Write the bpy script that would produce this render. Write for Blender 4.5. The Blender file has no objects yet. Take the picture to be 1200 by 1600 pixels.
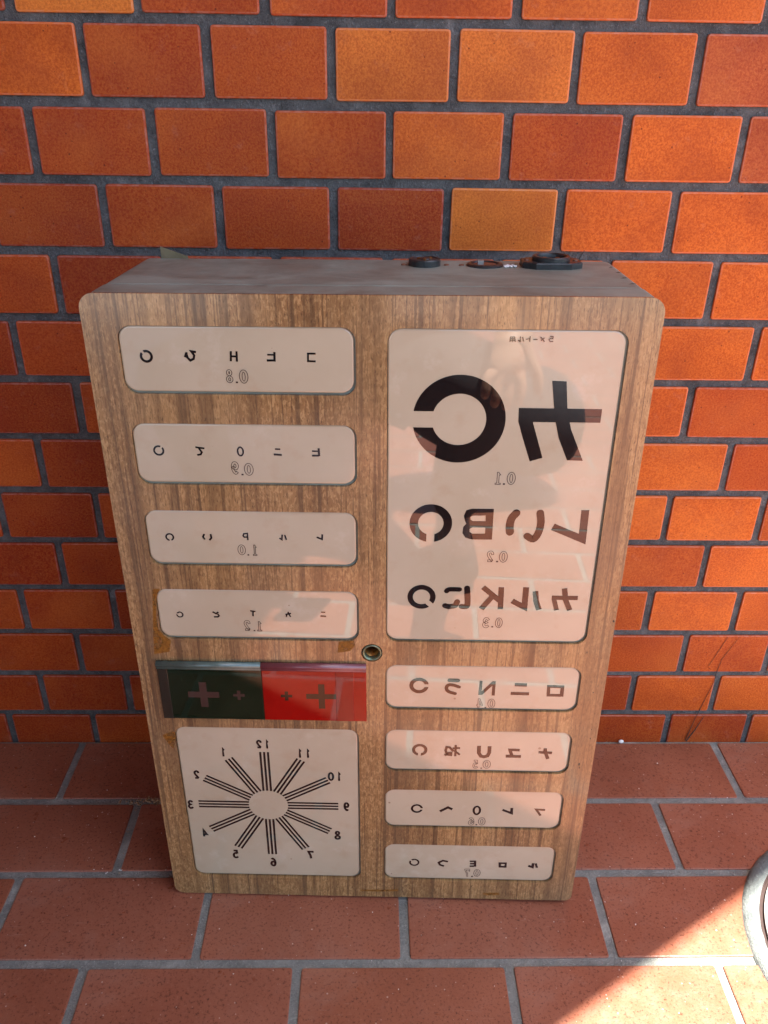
import bpy, bmesh, math, random
from mathutils import Vector, Matrix
random.seed(7)
sc = bpy.context.scene
col = sc.collection

# ------------------------------------------------------------------ camera
cam_d = bpy.data.cameras.new('camera')
cam = bpy.data.objects.new('camera', cam_d)
col.objects.link(cam)
cam.location = (0.03909, -0.88290, 0.84181)
cam.rotation_euler = (1.08650, -0.01260, -0.01357)
cam_d.sensor_fit = 'VERTICAL'
cam_d.sensor_height = 36.0
cam_d.lens = 28.310
cam_d.clip_start = 0.02
cam_d.clip_end = 500.0
sc.camera = cam

# ------------------------------------------------------------------ daylight
SUN_EL = math.radians(77.0)
SUN_H = Vector((0.95, -0.30, 0.0)).normalized()          # horizontal direction towards the sun
SUN_DIR = (SUN_H * math.cos(SUN_EL) + Vector((0, 0, math.sin(SUN_EL)))).normalized()
world = bpy.data.worlds.new('World')
sc.world = world
world.use_nodes = True
wn = world.node_tree
bg = wn.nodes['Background']
sky = wn.nodes.new('ShaderNodeTexSky')
sky.sky_type = 'NISHITA'
sky.sun_disc = False
sky.sun_elevation = SUN_EL
sky.sun_rotation = math.atan2(SUN_H.x, SUN_H.y)
sky.air_density = 1.0
sky.dust_density = 2.0
sky.ozone_density = 1.0
wn.links.new(sky.outputs['Color'], bg.inputs['Color'])
bg.inputs['Strength'].default_value = 0.075
sun_d = bpy.data.lights.new('sun', 'SUN')
sun_d.energy = 3.6
sun_d.angle = math.radians(0.5)
sun_d.color = (1.0, 0.95, 0.86)
sun = bpy.data.objects.new('sun', sun_d)
col.objects.link(sun)
sun.rotation_euler = (-SUN_DIR).to_track_quat('-Z', 'Y').to_euler()
sun.location = (3, -2, 6)
sc.view_settings.view_transform = 'Standard'
sc.view_settings.look = 'None'
sc.view_settings.gamma = 1.0
sc.view_settings.exposure = 2.95
# measured print layout of the chart, millimetres on the cabinet front
PANELS = {'big': {'rect': (13.7, 205.6, 364.9, 669.4), 'marks': [('landolt_ring', [('c', (74.3, 592.6), 39.06, 16.21, 180, 14.45)]), ('letter', [('p', [(123.6, 603.6), (192.7, 603.3), (192.7, 591.3), (136.3, 591.3), (147.3, 558.8), (136.7, 555.4), (129.0, 576.7), (124.1, 591.6)], []), ('p', [(149.0, 627.3), (160.8, 626.9), (164.0, 602.9), (168.9, 585.1), (182.0, 556.6), (168.5, 556.9), (159.4, 577.0), (154.1, 595.9)], [])]), ('number', [('n', '1', (110.7, 539.0), 6.1, 12.2), ('n', '.', (116.1, 533.7), 1.8, 1.9), ('n', '0', (122.1, 539.2), 7.6, 12.2)]), ('landolt_ring', [('c', (53.6, 494.0), 19.07, 7.63, 270, 7.17)]), ('letter', [('p', [(109.0, 509.3), (89.4, 509.2), (84.7, 507.6), (82.8, 502.1), (84.0, 497.0), (85.4, 494.1), (82.8, 490.9), (82.3, 484.5), (85.1, 480.0), (91.1, 478.2), (109.2, 478.3)], [[(90.9, 502.4), (102.2, 502.6), (102.4, 496.9), (91.2, 496.8), (89.0, 498.1), (88.8, 501.0)], [(90.7, 490.4), (102.6, 490.5), (102.7, 484.3), (91.1, 484.1), (88.7, 485.8), (88.5, 488.8)]])]), ('letter', [('s', 7.22, 'r', [(129.2, 505.5), (125.3, 499.8), (124.2, 492.1), (124.9, 486.2)]), ('s', 6.71, 'r', [(150.3, 505.8), (151.7, 495.9), (150.3, 485.5), (146.3, 479.4), (140.7, 482.3)])]), ('letter', [('s', 6.96, 'b', [(189.8, 509.3), (190.3, 480.0), (162.8, 492.1)])]), ('number', [('n', '2', (108.9, 460.6), 6.7, 11.7), ('n', '.', (115.4, 455.5), 1.9, 2.0), ('n', '0', (120.8, 460.6), 7.8, 12.0)]), ('landolt_ring', [('c', (47.2, 415.9), 13.21, 5.1, -45, 5.1)]), ('letter', [('s', 5.64, 'r', [(89.5, 426.3), (90.7, 408.6), (88.2, 405.7), (85.4, 406.0)]), ('s', 4.85, 'r', [(70.5, 422.8), (73.1, 424.7), (82.4, 424.8)]), ('s', 5.52, 'r', [(80.9, 411.1), (79.1, 407.0), (73.9, 405.6), (69.7, 406.5)])]), ('letter', [('s', 5.13, 'b', [(121.3, 427.8), (122.0, 403.4)]), ('s', 5.26, 'b', [(104.3, 427.6), (120.9, 412.7)]), ('s', 5.24, 'b', [(113.8, 417.9), (103.9, 403.5)])]), ('letter', [('s', 5.57, 'b', [(144.3, 428.2), (144.5, 406.0), (132.4, 412.9)]), ('s', 5.24, 'b', [(153.3, 423.9), (154.8, 413.3), (158.4, 403.5)])]), ('letter', [('s', 4.62, 'b', [(169.1, 417.1), (193.4, 417.2)]), ('s', 4.35, 'b', [(171.4, 415.4), (175.0, 403.3)]), ('s', 4.95, 'b', [(180.0, 427.5), (182.0, 415.6), (187.3, 403.5)])]), ('number', [('n', '3', (109.4, 387.8), 7.1, 11.6), ('n', '.', (115.7, 383.3), 1.8, 2.0), ('n', '0', (121.6, 388.0), 7.1, 11.6)]), ('caption', [('s', 0.77, 'b', [(112.2, 663.4), (112.1, 659.2)]), ('s', 0.77, 'b', [(115.6, 663.4), (116.2, 659.3)]), ('s', 0.78, 'b', [(112.0, 663.1), (115.8, 663.2)]), ('s', 0.67, 'b', [(112.1, 661.9), (115.9, 661.9)]), ('s', 0.67, 'b', [(112.2, 660.6), (116.0, 660.6)]), ('s', 0.61, 'b', [(113.9, 663.2), (114.2, 659.2)]), ('s', 0.72, 'b', [(120.1, 663.6), (120.3, 659.7), (118.4, 660.6)]), ('s', 0.72, 'b', [(121.8, 663.4), (123.0, 659.7)]), ('s', 0.77, 'b', [(127.8, 663.9), (127.8, 659.5)]), ('s', 0.72, 'b', [(127.6, 662.1), (124.8, 661.4)]), ('s', 0.73, 'b', [(130.4, 661.4), (133.9, 661.5)]), ('s', 0.82, 'b', [(136.1, 663.6), (139.6, 659.8)]), ('s', 0.77, 'b', [(139.2, 662.9), (136.7, 660.5)]), ('s', 0.67, 'b', [(143.5, 663.9), (146.1, 664.0), (146.0, 662.2), (143.9, 662.4), (142.9, 661.3), (144.1, 659.8), (146.4, 660.1)])])]}, 'p08': {'rect': (-204.1, -12.2, 612.6, 670.0), 'marks': [('landolt_ring', [('c', (-183.1, 644.5), 5.36, 2.05, 128, 1.89)]), ('letter', [('s', 1.93, 'b', [(-142.0, 648.4), (-145.8, 649.0), (-143.7, 645.7), (-144.5, 642.7), (-147.4, 641.4), (-149.5, 643.8), (-150.0, 648.2)]), ('s', 1.9, 'b', [(-150.1, 647.4), (-151.4, 644.0)])]), ('letter', [('s', 1.73, 'b', [(-113.5, 649.5), (-114.1, 641.0)]), ('s', 1.73, 'b', [(-108.8, 649.4), (-109.1, 640.8)]), ('s', 1.6, 'b', [(-113.8, 645.2), (-109.0, 645.1)])]), ('letter', [('s', 1.88, 'b', [(-78.0, 649.1), (-78.3, 641.1)]), ('s', 1.43, 'b', [(-83.9, 646.8), (-78.1, 646.7)]), ('s', 1.77, 'b', [(-84.6, 642.0), (-78.4, 642.1)])]), ('letter', [('s', 1.56, 'b', [(-44.5, 648.1), (-50.7, 648.0), (-50.9, 641.8), (-44.7, 641.6)])]), ('number', [('n', '8', (-116.3, 628.6), 6.2, 11.4), ('n', '.', (-110.5, 623.3), 1.8, 1.8), ('n', '0', (-104.5, 628.3), 7.6, 11.8)])]}, 'p09': {'rect': (-204.4, -11.7, 529.3, 586.6), 'marks': [('landolt_ring', [('c', (-183.1, 561.5), 4.83, 1.67, 52, 1.67)]), ('letter', [('s', 1.6, 'b', [(-151.0, 565.0), (-143.3, 563.9)]), ('s', 1.69, 'b', [(-148.2, 564.3), (-145.9, 560.3), (-147.1, 558.3), (-150.1, 557.8)])]), ('letter', [('o', (-112.4, 561.5), 3.15, 4.66, 1.49)]), ('letter', [('s', 1.42, 'b', [(-82.5, 564.1), (-77.8, 564.0)]), ('s', 1.78, 'b', [(-83.7, 559.1), (-76.8, 558.7)])]), ('letter', [('s', 1.83, 'b', [(-44.8, 565.3), (-44.5, 558.0)]), ('s', 1.42, 'b', [(-50.6, 562.6), (-44.9, 562.5)]), ('s', 1.61, 'b', [(-50.7, 558.4), (-44.9, 558.5)])]), ('number', [('n', '9', (-118.3, 545.8), 7.1, 11.8), ('n', '.', (-112.2, 539.7), 1.9, 1.8), ('n', '0', (-106.3, 544.8), 8.2, 11.9)])]}, 'p10': {'rect': (-204.0, -11.7, 447.5, 504.0), 'marks': [('landolt_ring', [('c', (-183.5, 476.5), 4.06, 1.56, 275, 1.72)]), ('letter', [('s', 1.74, 'b', [(-151.6, 480.1), (-153.0, 477.2), (-151.6, 474.3)]), ('s', 1.75, 'b', [(-145.9, 480.2), (-145.4, 476.2), (-147.4, 473.7)])]), ('letter', [('s', 1.42, 'b', [(-112.3, 474.3), (-112.3, 481.3), (-115.5, 480.8), (-116.3, 478.6), (-115.2, 477.3), (-112.4, 477.6)])]), ('letter', [('s', 1.48, 'b', [(-80.6, 480.5), (-81.2, 475.3), (-83.4, 476.9)]), ('s', 1.44, 'b', [(-78.3, 480.2), (-77.1, 475.1)])]), ('letter', [('s', 1.69, 'b', [(-44.2, 481.3), (-44.6, 476.2), (-49.4, 478.4)])]), ('number', [('n', '0', (-118.7, 464.1), 7.5, 11.0), ('n', '.', (-112.9, 458.9), 1.6, 1.8), ('n', '1', (-106.6, 463.9), 4.7, 11.7)])]}, 'p12': {'rect': (-205.0, -11.8, 364.6, 421.0), 'marks': [('landolt_ring', [('c', (-183.6, 391.9), 3.45, 1.32, 165, 1.32)]), ('letter', [('s', 1.66, 'b', [(-151.8, 395.6), (-148.6, 393.5), (-146.3, 395.5)]), ('s', 1.55, 'b', [(-147.1, 393.3), (-145.9, 391.2), (-147.3, 389.9), (-151.1, 389.8)])]), ('letter', [('s', 1.54, 'b', [(-115.6, 397.2), (-110.6, 396.7)]), ('s', 1.48, 'b', [(-113.0, 397.0), (-113.3, 391.4)])]), ('letter', [('s', 1.52, 'b', [(-82.1, 393.9), (-76.7, 395.2)]), ('s', 1.4, 'b', [(-79.6, 396.9), (-79.0, 394.5), (-77.2, 391.2)]), ('s', 1.34, 'b', [(-80.6, 394.9), (-81.3, 391.2)])]), ('letter', [('s', 1.44, 'b', [(-47.8, 397.0), (-44.0, 396.8)]), ('s', 1.74, 'b', [(-48.6, 392.6), (-43.3, 392.3)])]), ('number', [('n', '2', (-119.7, 380.3), 6.6, 12.1), ('n', '.', (-113.1, 374.6), 1.7, 1.6), ('n', '1', (-107.9, 379.8), 5.6, 11.6)])]}, 'p04': {'rect': (13.8, 207.0, 281.0, 336.7), 'marks': [('landolt_ring', [('c', (47.4, 311.1), 9.69, 3.91, 0, 3.4)]), ('letter', [('s', 4.44, 'r', [(77.6, 318.3), (85.7, 318.2)]), ('s', 3.55, 'r', [(87.4, 310.1), (82.1, 312.2), (77.0, 312.5), (74.8, 309.2), (76.6, 304.5), (83.7, 301.7)])]), ('letter', [('s', 2.95, 'b', [(108.9, 318.3), (108.5, 300.6)]), ('s', 2.94, 'b', [(121.9, 318.0), (121.9, 300.1)]), ('s', 3.29, 'b', [(109.4, 301.6), (121.6, 316.8)])]), ('letter', [('s', 4.03, 'b', [(142.5, 314.2), (154.6, 313.9)]), ('s', 3.66, 'b', [(139.3, 303.1), (157.6, 303.0)])]), ('letter', [('p', [(174.6, 314.3), (191.8, 314.1), (192.1, 300.0), (175.3, 300.0)], [[(178.1, 311.0), (188.3, 310.8), (188.3, 303.3), (178.5, 303.3)]])]), ('number', [('n', '4', (109.0, 289.8), 6.4, 12.3), ('n', '.', (115.1, 284.5), 1.9, 1.9), ('n', '0', (120.8, 289.9), 7.7, 12.0)])]}, 'p05': {'rect': (13.8, 207.1, 197.1, 254.4), 'marks': [('landolt_ring', [('c', (50.1, 226.6), 8.02, 3.21, 268, 3.03)]), ('letter', [('s', 2.55, 'b', [(92.0, 230.1), (84.4, 229.5)]), ('s', 2.34, 'b', [(87.4, 234.1), (87.5, 218.6)]), ('s', 2.32, 'b', [(85.9, 226.7), (92.1, 220.9)]), ('s', 2.61, 'b', [(85.3, 225.5), (81.3, 230.8), (78.1, 231.2), (77.2, 226.5), (78.9, 220.6), (82.8, 220.3), (83.0, 223.3), (80.2, 223.3), (76.4, 219.6)])]), ('letter', [('s', 3.96, 'b', [(111.7, 233.5), (111.9, 223.8), (114.4, 219.3), (117.8, 218.5), (121.2, 219.9), (122.8, 224.4), (122.6, 233.2)])]), ('letter', [('s', 3.36, 'b', [(154.2, 228.7), (144.1, 228.8), (146.8, 220.1)]), ('s', 3.77, 'b', [(140.4, 220.0), (156.1, 219.9)])]), ('letter', [('s', 3.49, 'b', [(173.9, 226.2), (188.1, 225.6)]), ('s', 3.58, 'b', [(180.5, 231.6), (181.2, 225.8), (184.5, 217.2)])]), ('number', [('n', '5', (109.2, 208.1), 5.8, 11.7), ('n', '.', (115.6, 202.7), 1.8, 1.9), ('n', '0', (121.1, 208.2), 8.4, 11.7)])]}, 'p06': {'rect': (13.7, 207.3, 113.7, 170.7), 'marks': [('landolt_ring', [('c', (48.9, 142.0), 6.52, 2.42, -4, 2.42)]), ('letter', [('s', 3.09, 'b', [(74.3, 138.4), (82.8, 144.6), (87.7, 141.9)])]), ('letter', [('o', (114.5, 140.9), 4.64, 7.07, 2.41)]), ('letter', [('s', 2.94, 'b', [(152.3, 145.6), (152.6, 137.7), (142.3, 142.5)])]), ('letter', [('s', 2.61, 'b', [(188.6, 143.5), (178.9, 144.0), (184.4, 134.9)])]), ('number', [('n', '6', (109.2, 124.2), 7.0, 11.7), ('n', '.', (115.1, 119.2), 1.9, 2.0), ('n', '0', (120.8, 124.6), 8.0, 12.0)])]}, 'p07': {'rect': (13.9, 207.6, 29.3, 88.0), 'marks': [('landolt_ring', [('c', (47.9, 57.5), 5.83, 2.04, 140, 1.94)]), ('letter', [('s', 2.6, 'b', [(86.3, 59.7), (80.3, 61.2), (75.7, 58.0), (77.2, 54.4), (81.8, 52.3)])]), ('letter', [('s', 2.71, 'b', [(116.8, 62.4), (117.4, 52.4)]), ('s', 2.23, 'b', [(110.8, 61.1), (116.1, 61.3)]), ('s', 2.24, 'b', [(111.3, 57.2), (116.3, 57.4)]), ('s', 2.25, 'b', [(111.2, 53.2), (116.5, 53.3)])]), ('letter', [('p', [(143.7, 60.3), (153.0, 60.3), (153.3, 51.7), (144.2, 51.8)], [[(146.5, 57.8), (150.8, 57.7), (150.7, 54.5), (146.6, 54.6)]])]), ('letter', [('s', 2.99, 'b', [(183.0, 60.0), (182.7, 53.3), (177.8, 55.4)]), ('s', 2.54, 'b', [(185.8, 59.8), (187.8, 52.6)])]), ('number', [('n', '7', (108.8, 42.1), 6.8, 12.8), ('n', '.', (114.7, 36.3), 2.0, 2.3), ('n', '0', (120.1, 42.2), 7.8, 12.3)])]}, 'clock': {'rect': (-205.2, -13.5, 30.2, 253.3), 'marks': [('ray', (-113.7, 143.0), 21.4, 76.7), ('clock_number', '12', (-114.1, 230.5), 11.9), ('clock_number', '1', (-157.0, 218.4), 12.1), ('clock_number', '2', (-188.4, 185.9), 12.6), ('clock_number', '3', (-199.5, 141.6), 13.2), ('clock_number', '4', (-188.1, 98.0), 13.7), ('clock_number', '5', (-155.9, 65.4), 14.2), ('clock_number', '6', (-113.5, 53.4), 14.3), ('clock_number', '7', (-70.2, 66.2), 14.1), ('clock_number', '8', (-38.8, 98.6), 13.6), ('clock_number', '9', (-28.1, 142.7), 13.0), ('clock_number', '10', (-39.6, 186.8), 12.5), ('clock_number', '11', (-71.6, 218.7), 12.1)]}}
TINT = {'corners': [(-212.2, 337.8), (-5.0, 339.6), (-5.4, 267.1), (-213.2, 266.3)], 'strip': (-108.1, 331.0), 'div': (-109.1, 296.8), 'plus': [((-169.0, 298.5), 15.6, 16.0, 7.4), ((-133.5, 298.2), 5.8, 6.6, 3.3), ((-85.4, 298.0), 5.8, 6.6, 3.5), ((-50.1, 298.8), 15.5, 15.9, 6.4)], 'bandL': [(-215.1, 299.4), (-203.3, 299.7)], 'bandR': [(-35.5, 303.2), (-17.2, 303.6)]}
TAPES = [[(-206.1, 420.7), (-199.0, 421.7), (-202.8, 413.0), (-206.1, 392.3), (-205.9, 375.4), (-201.6, 368.4), (-195.2, 362.3), (-198.4, 348.6), (-213.7, 345.6), (-211.8, 368.7)], [(-31.8, 363.7), (-17.0, 365.6), (-15.9, 359.2), (-21.1, 353.0), (-33.0, 350.9)], [(-218.3, 241.5), (-207.6, 247.1), (-204.4, 246.1), (-204.1, 238.5), (-208.7, 223.1), (-213.7, 230.7)]]
SOCKET = ((0.3, 351.1), 10.44)

# ------------------------------------------------------------------ helpers
def tag(o, label=None, cat=None, group=None, kind=None):
    if label: o['label'] = label
    if cat: o['category'] = cat
    if group: o['group'] = group
    if kind: o['kind'] = kind
    return o

def empty(name, loc=(0, 0, 0), rot=(0, 0, 0)):
    o = bpy.data.objects.new(name, None)
    o.empty_display_size = 0.05
    o.location = loc
    o.rotation_euler = rot
    col.objects.link(o)
    return o

def link(name, me, mat=None, parent=None, loc=None, rot=None):
    o = bpy.data.objects.new(name, me)
    if mat is not None and len(me.materials) == 0:
        for m in (mat if isinstance(mat, (list, tuple)) else [mat]):
            me.materials.append(m)
    if parent: o.parent = parent
    if loc: o.location = loc
    if rot: o.rotation_euler = rot
    col.objects.link(o)
    return o

def mesh(name, verts, faces, mats=None, smooth=False):
    me = bpy.data.meshes.new(name)
    me.from_pydata([tuple(v) for v in verts], [], [tuple(f) for f in faces])
    if mats:
        for i, p in enumerate(me.polygons): p.material_index = mats[i]
    if smooth:
        for p in me.polygons: p.use_smooth = True
    me.update()
    return me

def bm_mesh(name, bm, smooth=False):
    me = bpy.data.meshes.new(name)
    bmesh.ops.recalc_face_normals(bm, faces=bm.faces)
    bm.to_mesh(me)
    bm.free()
    if smooth:
        for p in me.polygons: p.use_smooth = True
    return me

class G:
    """small node-graph helper"""
    def __init__(s, name):
        s.m = bpy.data.materials.new(name)
        s.m.use_nodes = True
        s.t = s.m.node_tree
        s.b = s.t.nodes['Principled BSDF']
        s.tc = s.t.nodes.new('ShaderNodeTexCoord')
    def n(s, typ, **kw):
        nd = s.t.nodes.new(typ)
        for k, v in kw.items(): setattr(nd, k, v)
        return nd
    def l(s, a, b): s.t.links.new(a, b)
    def set(s, nd, key, v):
        if hasattr(v, 'is_linked') or hasattr(v, 'links'): s.l(v, nd.inputs[key])
        else: nd.inputs[key].default_value = v
    def coord(s, scale=(1, 1, 1), kind='Object', rnd=True, rot=(0, 0, 0)):
        mp = s.n('ShaderNodeMapping')
        mp.inputs['Scale'].default_value = scale
        mp.inputs['Rotation'].default_value = rot
        src = s.tc.outputs[kind]
        if rnd:
            oi = s.n('ShaderNodeObjectInfo')
            vm = s.n('ShaderNodeVectorMath', operation='MULTIPLY_ADD')
            vm.inputs[0].default_value = (1, 1, 1)
            cmb = s.n('ShaderNodeCombineXYZ')
            mul = s.math('MULTIPLY', oi.outputs['Random'], 37.0)
            mul2 = s.math('MULTIPLY', oi.outputs['Random'], 91.0)
            s.l(mul, cmb.inputs[0]); s.l(mul2, cmb.inputs[1]); s.l(mul, cmb.inputs[2])
            ad = s.n('ShaderNodeVectorMath', operation='ADD')
            s.l(src, ad.inputs[0]); s.l(cmb.outputs[0], ad.inputs[1])
            src = ad.outputs[0]
        s.l(src, mp.inputs['Vector'])
        return mp.outputs['Vector']
    def noise(s, vec, scale=5.0, detail=4.0, rough=0.55, dist=0.0):
        nd = s.n('ShaderNodeTexNoise')
        s.l(vec, nd.inputs['Vector'])
        nd.inputs['Scale'].default_value = scale
        nd.inputs['Detail'].default_value = detail
        nd.inputs['Roughness'].default_value = rough
        nd.inputs['Distortion'].default_value = dist
        return nd.outputs['Fac']
    def vor(s, vec, scale, feature='F1'):
        nd = s.n('ShaderNodeTexVoronoi', feature=feature)
        s.l(vec, nd.inputs['Vector'])
        nd.inputs['Scale'].default_value = scale
        return nd
    def math(s, op, a, b=None, c=None, clamp=False):
        nd = s.n('ShaderNodeMath', operation=op)
        nd.use_clamp = clamp
        for i, v in enumerate((a, b, c)):
            if v is None: continue
            if isinstance(v, (int, float)): nd.inputs[i].default_value = v
            else: s.l(v, nd.inputs[i])
        return nd.outputs[0]
    def ramp(s, fac, stops, interp='LINEAR'):
        nd = s.n('ShaderNodeValToRGB')
        cr = nd.color_ramp
        cr.interpolation = interp
        while len(cr.elements) < len(stops): cr.elements.new(0.5)
        for e, (p, c) in zip(cr.elements, stops):
            e.position = p
            e.color = (c, c, c, 1) if isinstance(c, (int, float)) else (*c, 1)
        s.l(fac, nd.inputs['Fac'])
        return nd.outputs['Color']
    def mix(s, fac, a, b, mode='MIX'):
        nd = s.n('ShaderNodeMix', data_type='RGBA', blend_type=mode)
        for k, v in ((0, fac), (6, a), (7, b)):
            if isinstance(v, (int, float)): nd.inputs[k].default_value = v
            elif isinstance(v, tuple): nd.inputs[k].default_value = (*v, 1) if len(v) == 3 else v
            else: s.l(v, nd.inputs[k])
        return nd.outputs[2]
    def bump(s, h, strength=0.3, dist=0.001):
        nd = s.n('ShaderNodeBump')
        nd.inputs['Strength'].default_value = strength
        nd.inputs['Distance'].default_value = dist
        s.l(h, nd.inputs['Height'])
        s.l(nd.outputs['Normal'], s.b.inputs['Normal'])
    def out(s, color=None, rough=None, spec=None, metal=None, ior=None, coat=None, coat_ior=None, coat_rough=None):
        for k, v in (('Base Color', color), ('Roughness', rough), ('Specular IOR Level', spec), ('Metallic', metal),
                     ('IOR', ior), ('Coat Weight', coat), ('Coat IOR', coat_ior), ('Coat Roughness', coat_rough)):
            if v is None: continue
            if isinstance(v, (int, float)): s.b.inputs[k].default_value = v
            elif isinstance(v, tuple): s.b.inputs[k].default_value = (*v, 1)
            else: s.l(v, s.b.inputs[k])
        return s.m

# ------------------------------------------------------------------ materials
def mat_wall_tile():
    g = G('glazed_wall_tile')
    oi = g.n('ShaderNodeObjectInfo')
    v = g.coord()
    fine = g.noise(v, 470, 3, 0.7)
    grit = g.noise(v, 1000, 2, 0.55)
    blot = g.noise(v, 22, 3, 0.5)
    spk = g.vor(v, 300).outputs['Distance']
    c = oi.outputs['Color']
    c = g.mix(g.ramp(fine, [(0.36, 0.0), (0.62, 1.0)]), g.mix(0.40, c, (0.22, 0.020, 0.006)), g.mix(0.12, c, (0.95, 0.40, 0.10)))
    c = g.mix(g.math('MULTIPLY', g.ramp(blot, [(0.42, 0.0), (0.75, 1.0)]), 0.35), c, (0.24, 0.035, 0.018))
    c = g.mix(g.math('MULTIPLY', g.ramp(grit, [(0.66, 0.0), (0.78, 1.0)]), 0.35), c, (0.72, 0.36, 0.16))
    dust = g.noise(g.coord((1, 1, 1)), 60, 5, 0.7)
    c = g.mix(g.math('MULTIPLY', g.ramp(dust, [(0.6, 0.0), (0.8, 1.0)]), 0.10), c, (0.5, 0.42, 0.36))
    flame = g.noise(g.coord((1, 1, 1.4)), 8, 2, 0.5)
    c = g.mix(g.ramp(flame, [(0.34, 0.40), (0.50, 0.0)]), c, g.mix(0.55, c, (0.16, 0.012, 0.004)))
    c = g.mix(g.ramp(flame, [(0.52, 0.0), (0.72, 0.30)]), c, g.mix(0.5, c, (0.80, 0.26, 0.05)))
    pit = g.vor(v, 210)
    sepp = g.n('ShaderNodeSeparateColor'); g.l(pit.outputs['Color'], sepp.inputs[0])
    c = g.mix(g.math('MULTIPLY', g.math('LESS_THAN', pit.outputs['Distance'], g.math('MULTIPLY', g.math('POWER', sepp.outputs[0], 9.0), 0.22)), 0.7), c, (0.10, 0.018, 0.008))
    r = g.ramp(fine, [(0.3, 0.34), (0.7, 0.52)])
    g.bump(g.math('ADD', g.math('MULTIPLY', fine, 0.7), g.math('MULTIPLY', grit, 0.3)), 0.55, 0.0012)
    return g.out(c, r, 0.13)

def mat_tile_rim(name, colr):
    g = G(name)
    v = g.coord()
    f = g.noise(v, 160, 4, 0.7)
    oi = g.n('ShaderNodeObjectInfo')
    k = g.ramp(f, [(0.40, 0.0), (0.62, 1.0)])
    return g.out(g.mix(g.math('MULTIPLY', k, 0.22), oi.outputs['Color'], colr), 0.5, 0.4)

def mat_mortar(name, dark, light, scale=1.0):
    g = G(name)
    v = g.coord(kind='Object', rnd=False)
    a = g.noise(v, 42 * scale, 6, 0.72)
    b = g.noise(v, 420 * scale, 4, 0.7)
    sp = g.vor(v, 520 * scale)
    c = g.mix(g.ramp(a, [(0.32, 0.0), (0.72, 1.0)]), dark, light)
    c = g.mix(g.math('MULTIPLY', g.ramp(b, [(0.58, 0.0), (0.72, 1.0)]), 0.55), c, tuple(min(1, x * 1.9) for x in light))
    c = g.mix(g.math('MULTIPLY', g.ramp(b, [(0.28, 1.0), (0.42, 0.0)]), 0.6), c, tuple(x * 0.4 for x in dark))
    sm = g.noise(g.coord((1, 1, 1), rnd=False), 13 * scale, 6, 0.75, 0.6)
    c = g.mix(g.math('MULTIPLY', g.ramp(sm, [(0.56, 0.0), (0.70, 1.0)]), 0.55), c, tuple(min(1, x * 1.7) for x in light))
    c = g.mix(g.math('MULTIPLY', g.ramp(sm, [(0.30, 1.0), (0.44, 0.0)]), 0.55), c, tuple(x * 0.5 for x in dark))
    g.bump(g.math('ADD', b, g.math('MULTIPLY', a, 0.8)), 0.9, 0.004)
    return g.out(c, 0.85, 0.3)

def mat_floor_tile():
    g = G('red_quarry_tile')
    oi = g.n('ShaderNodeObjectInfo')
    v = g.coord()
    cloud = g.noise(v, 9, 4, 0.55)
    mid = g.noise(v, 70, 5, 0.65)
    grit = g.noise(v, 330, 3, 0.75)
    sp = g.vor(v, 95)
    c = g.mix(g.ramp(cloud, [(0.3, 0.0), (0.7, 1.0)]), (0.240, 0.076, 0.038), (0.315, 0.110, 0.059))
    c = g.mix(g.math('MULTIPLY', oi.outputs['Random'], 0.35), c, (0.28, 0.102, 0.066))
    c = g.mix(g.math('MULTIPLY', g.ramp(mid, [(0.55, 0.0), (0.85, 1.0)]), 0.18), c, (0.33, 0.17, 0.13))
    c = g.mix(g.math('MULTIPLY', g.ramp(grit, [(0.33, 1.0), (0.45, 0.0)]), 0.85), c, (0.075, 0.016, 0.009))
    c = g.mix(g.math('MULTIPLY', g.ramp(grit, [(0.62, 0.0), (0.72, 1.0)]), 0.30), c, (0.42, 0.25, 0.18))
    # pale specks of dust and lime, sparse and of uneven size
    cellr = sp.outputs['Color']
    sepr = g.n('ShaderNodeSeparateColor'); g.l(cellr, sepr.inputs[0])
    lim = g.math('MULTIPLY', g.math('POWER', sepr.outputs[0], 12.0), 0.13)
    spk = g.math('LESS_THAN', sp.outputs['Distance'], lim)
    sp2 = g.vor(v, 260)
    sep2 = g.n('ShaderNodeSeparateColor'); g.l(sp2.outputs['Color'], sep2.inputs[0])
    spk2 = g.math('LESS_THAN', sp2.outputs['Distance'], g.math('MULTIPLY', g.math('POWER', sep2.outputs[1], 14.0), 0.26))
    c = g.mix(g.math('MULTIPLY', spk, 0.75), c, (0.62, 0.52, 0.45))
    c = g.mix(g.math('MULTIPLY', spk2, 0.55), c, (0.58, 0.48, 0.42))
    scr = g.noise(g.coord((6, 60, 1), rot=(0, 0, 0.7)), 6, 4, 0.6)
    c = g.mix(g.math('MULTIPLY', g.ramp(scr, [(0.66, 0.0), (0.74, 1.0)]), 0.16), c, (0.55, 0.42, 0.36))
    st = g.noise(g.coord(rnd=False), 5.5, 5, 0.65, 0.5)
    c = g.mix(g.math('MULTIPLY', g.ramp(st, [(0.52, 0.0), (0.70, 1.0)]), 0.30), c, (0.40, 0.24, 0.18))
    c = g.mix(g.math('MULTIPLY', g.ramp(st, [(0.30, 1.0), (0.46, 0.0)]), 0.35), c, (0.17, 0.042, 0.020))
    r = g.ramp(mid, [(0.3, 0.26), (0.75, 0.50)])
    g.bump(g.math('ADD', g.math('MULTIPLY', mid, 0.8), g.math('MULTIPLY', grit, 0.35)), 0.35, 0.0012)
    return g.out(c, r, 0.42)

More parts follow.
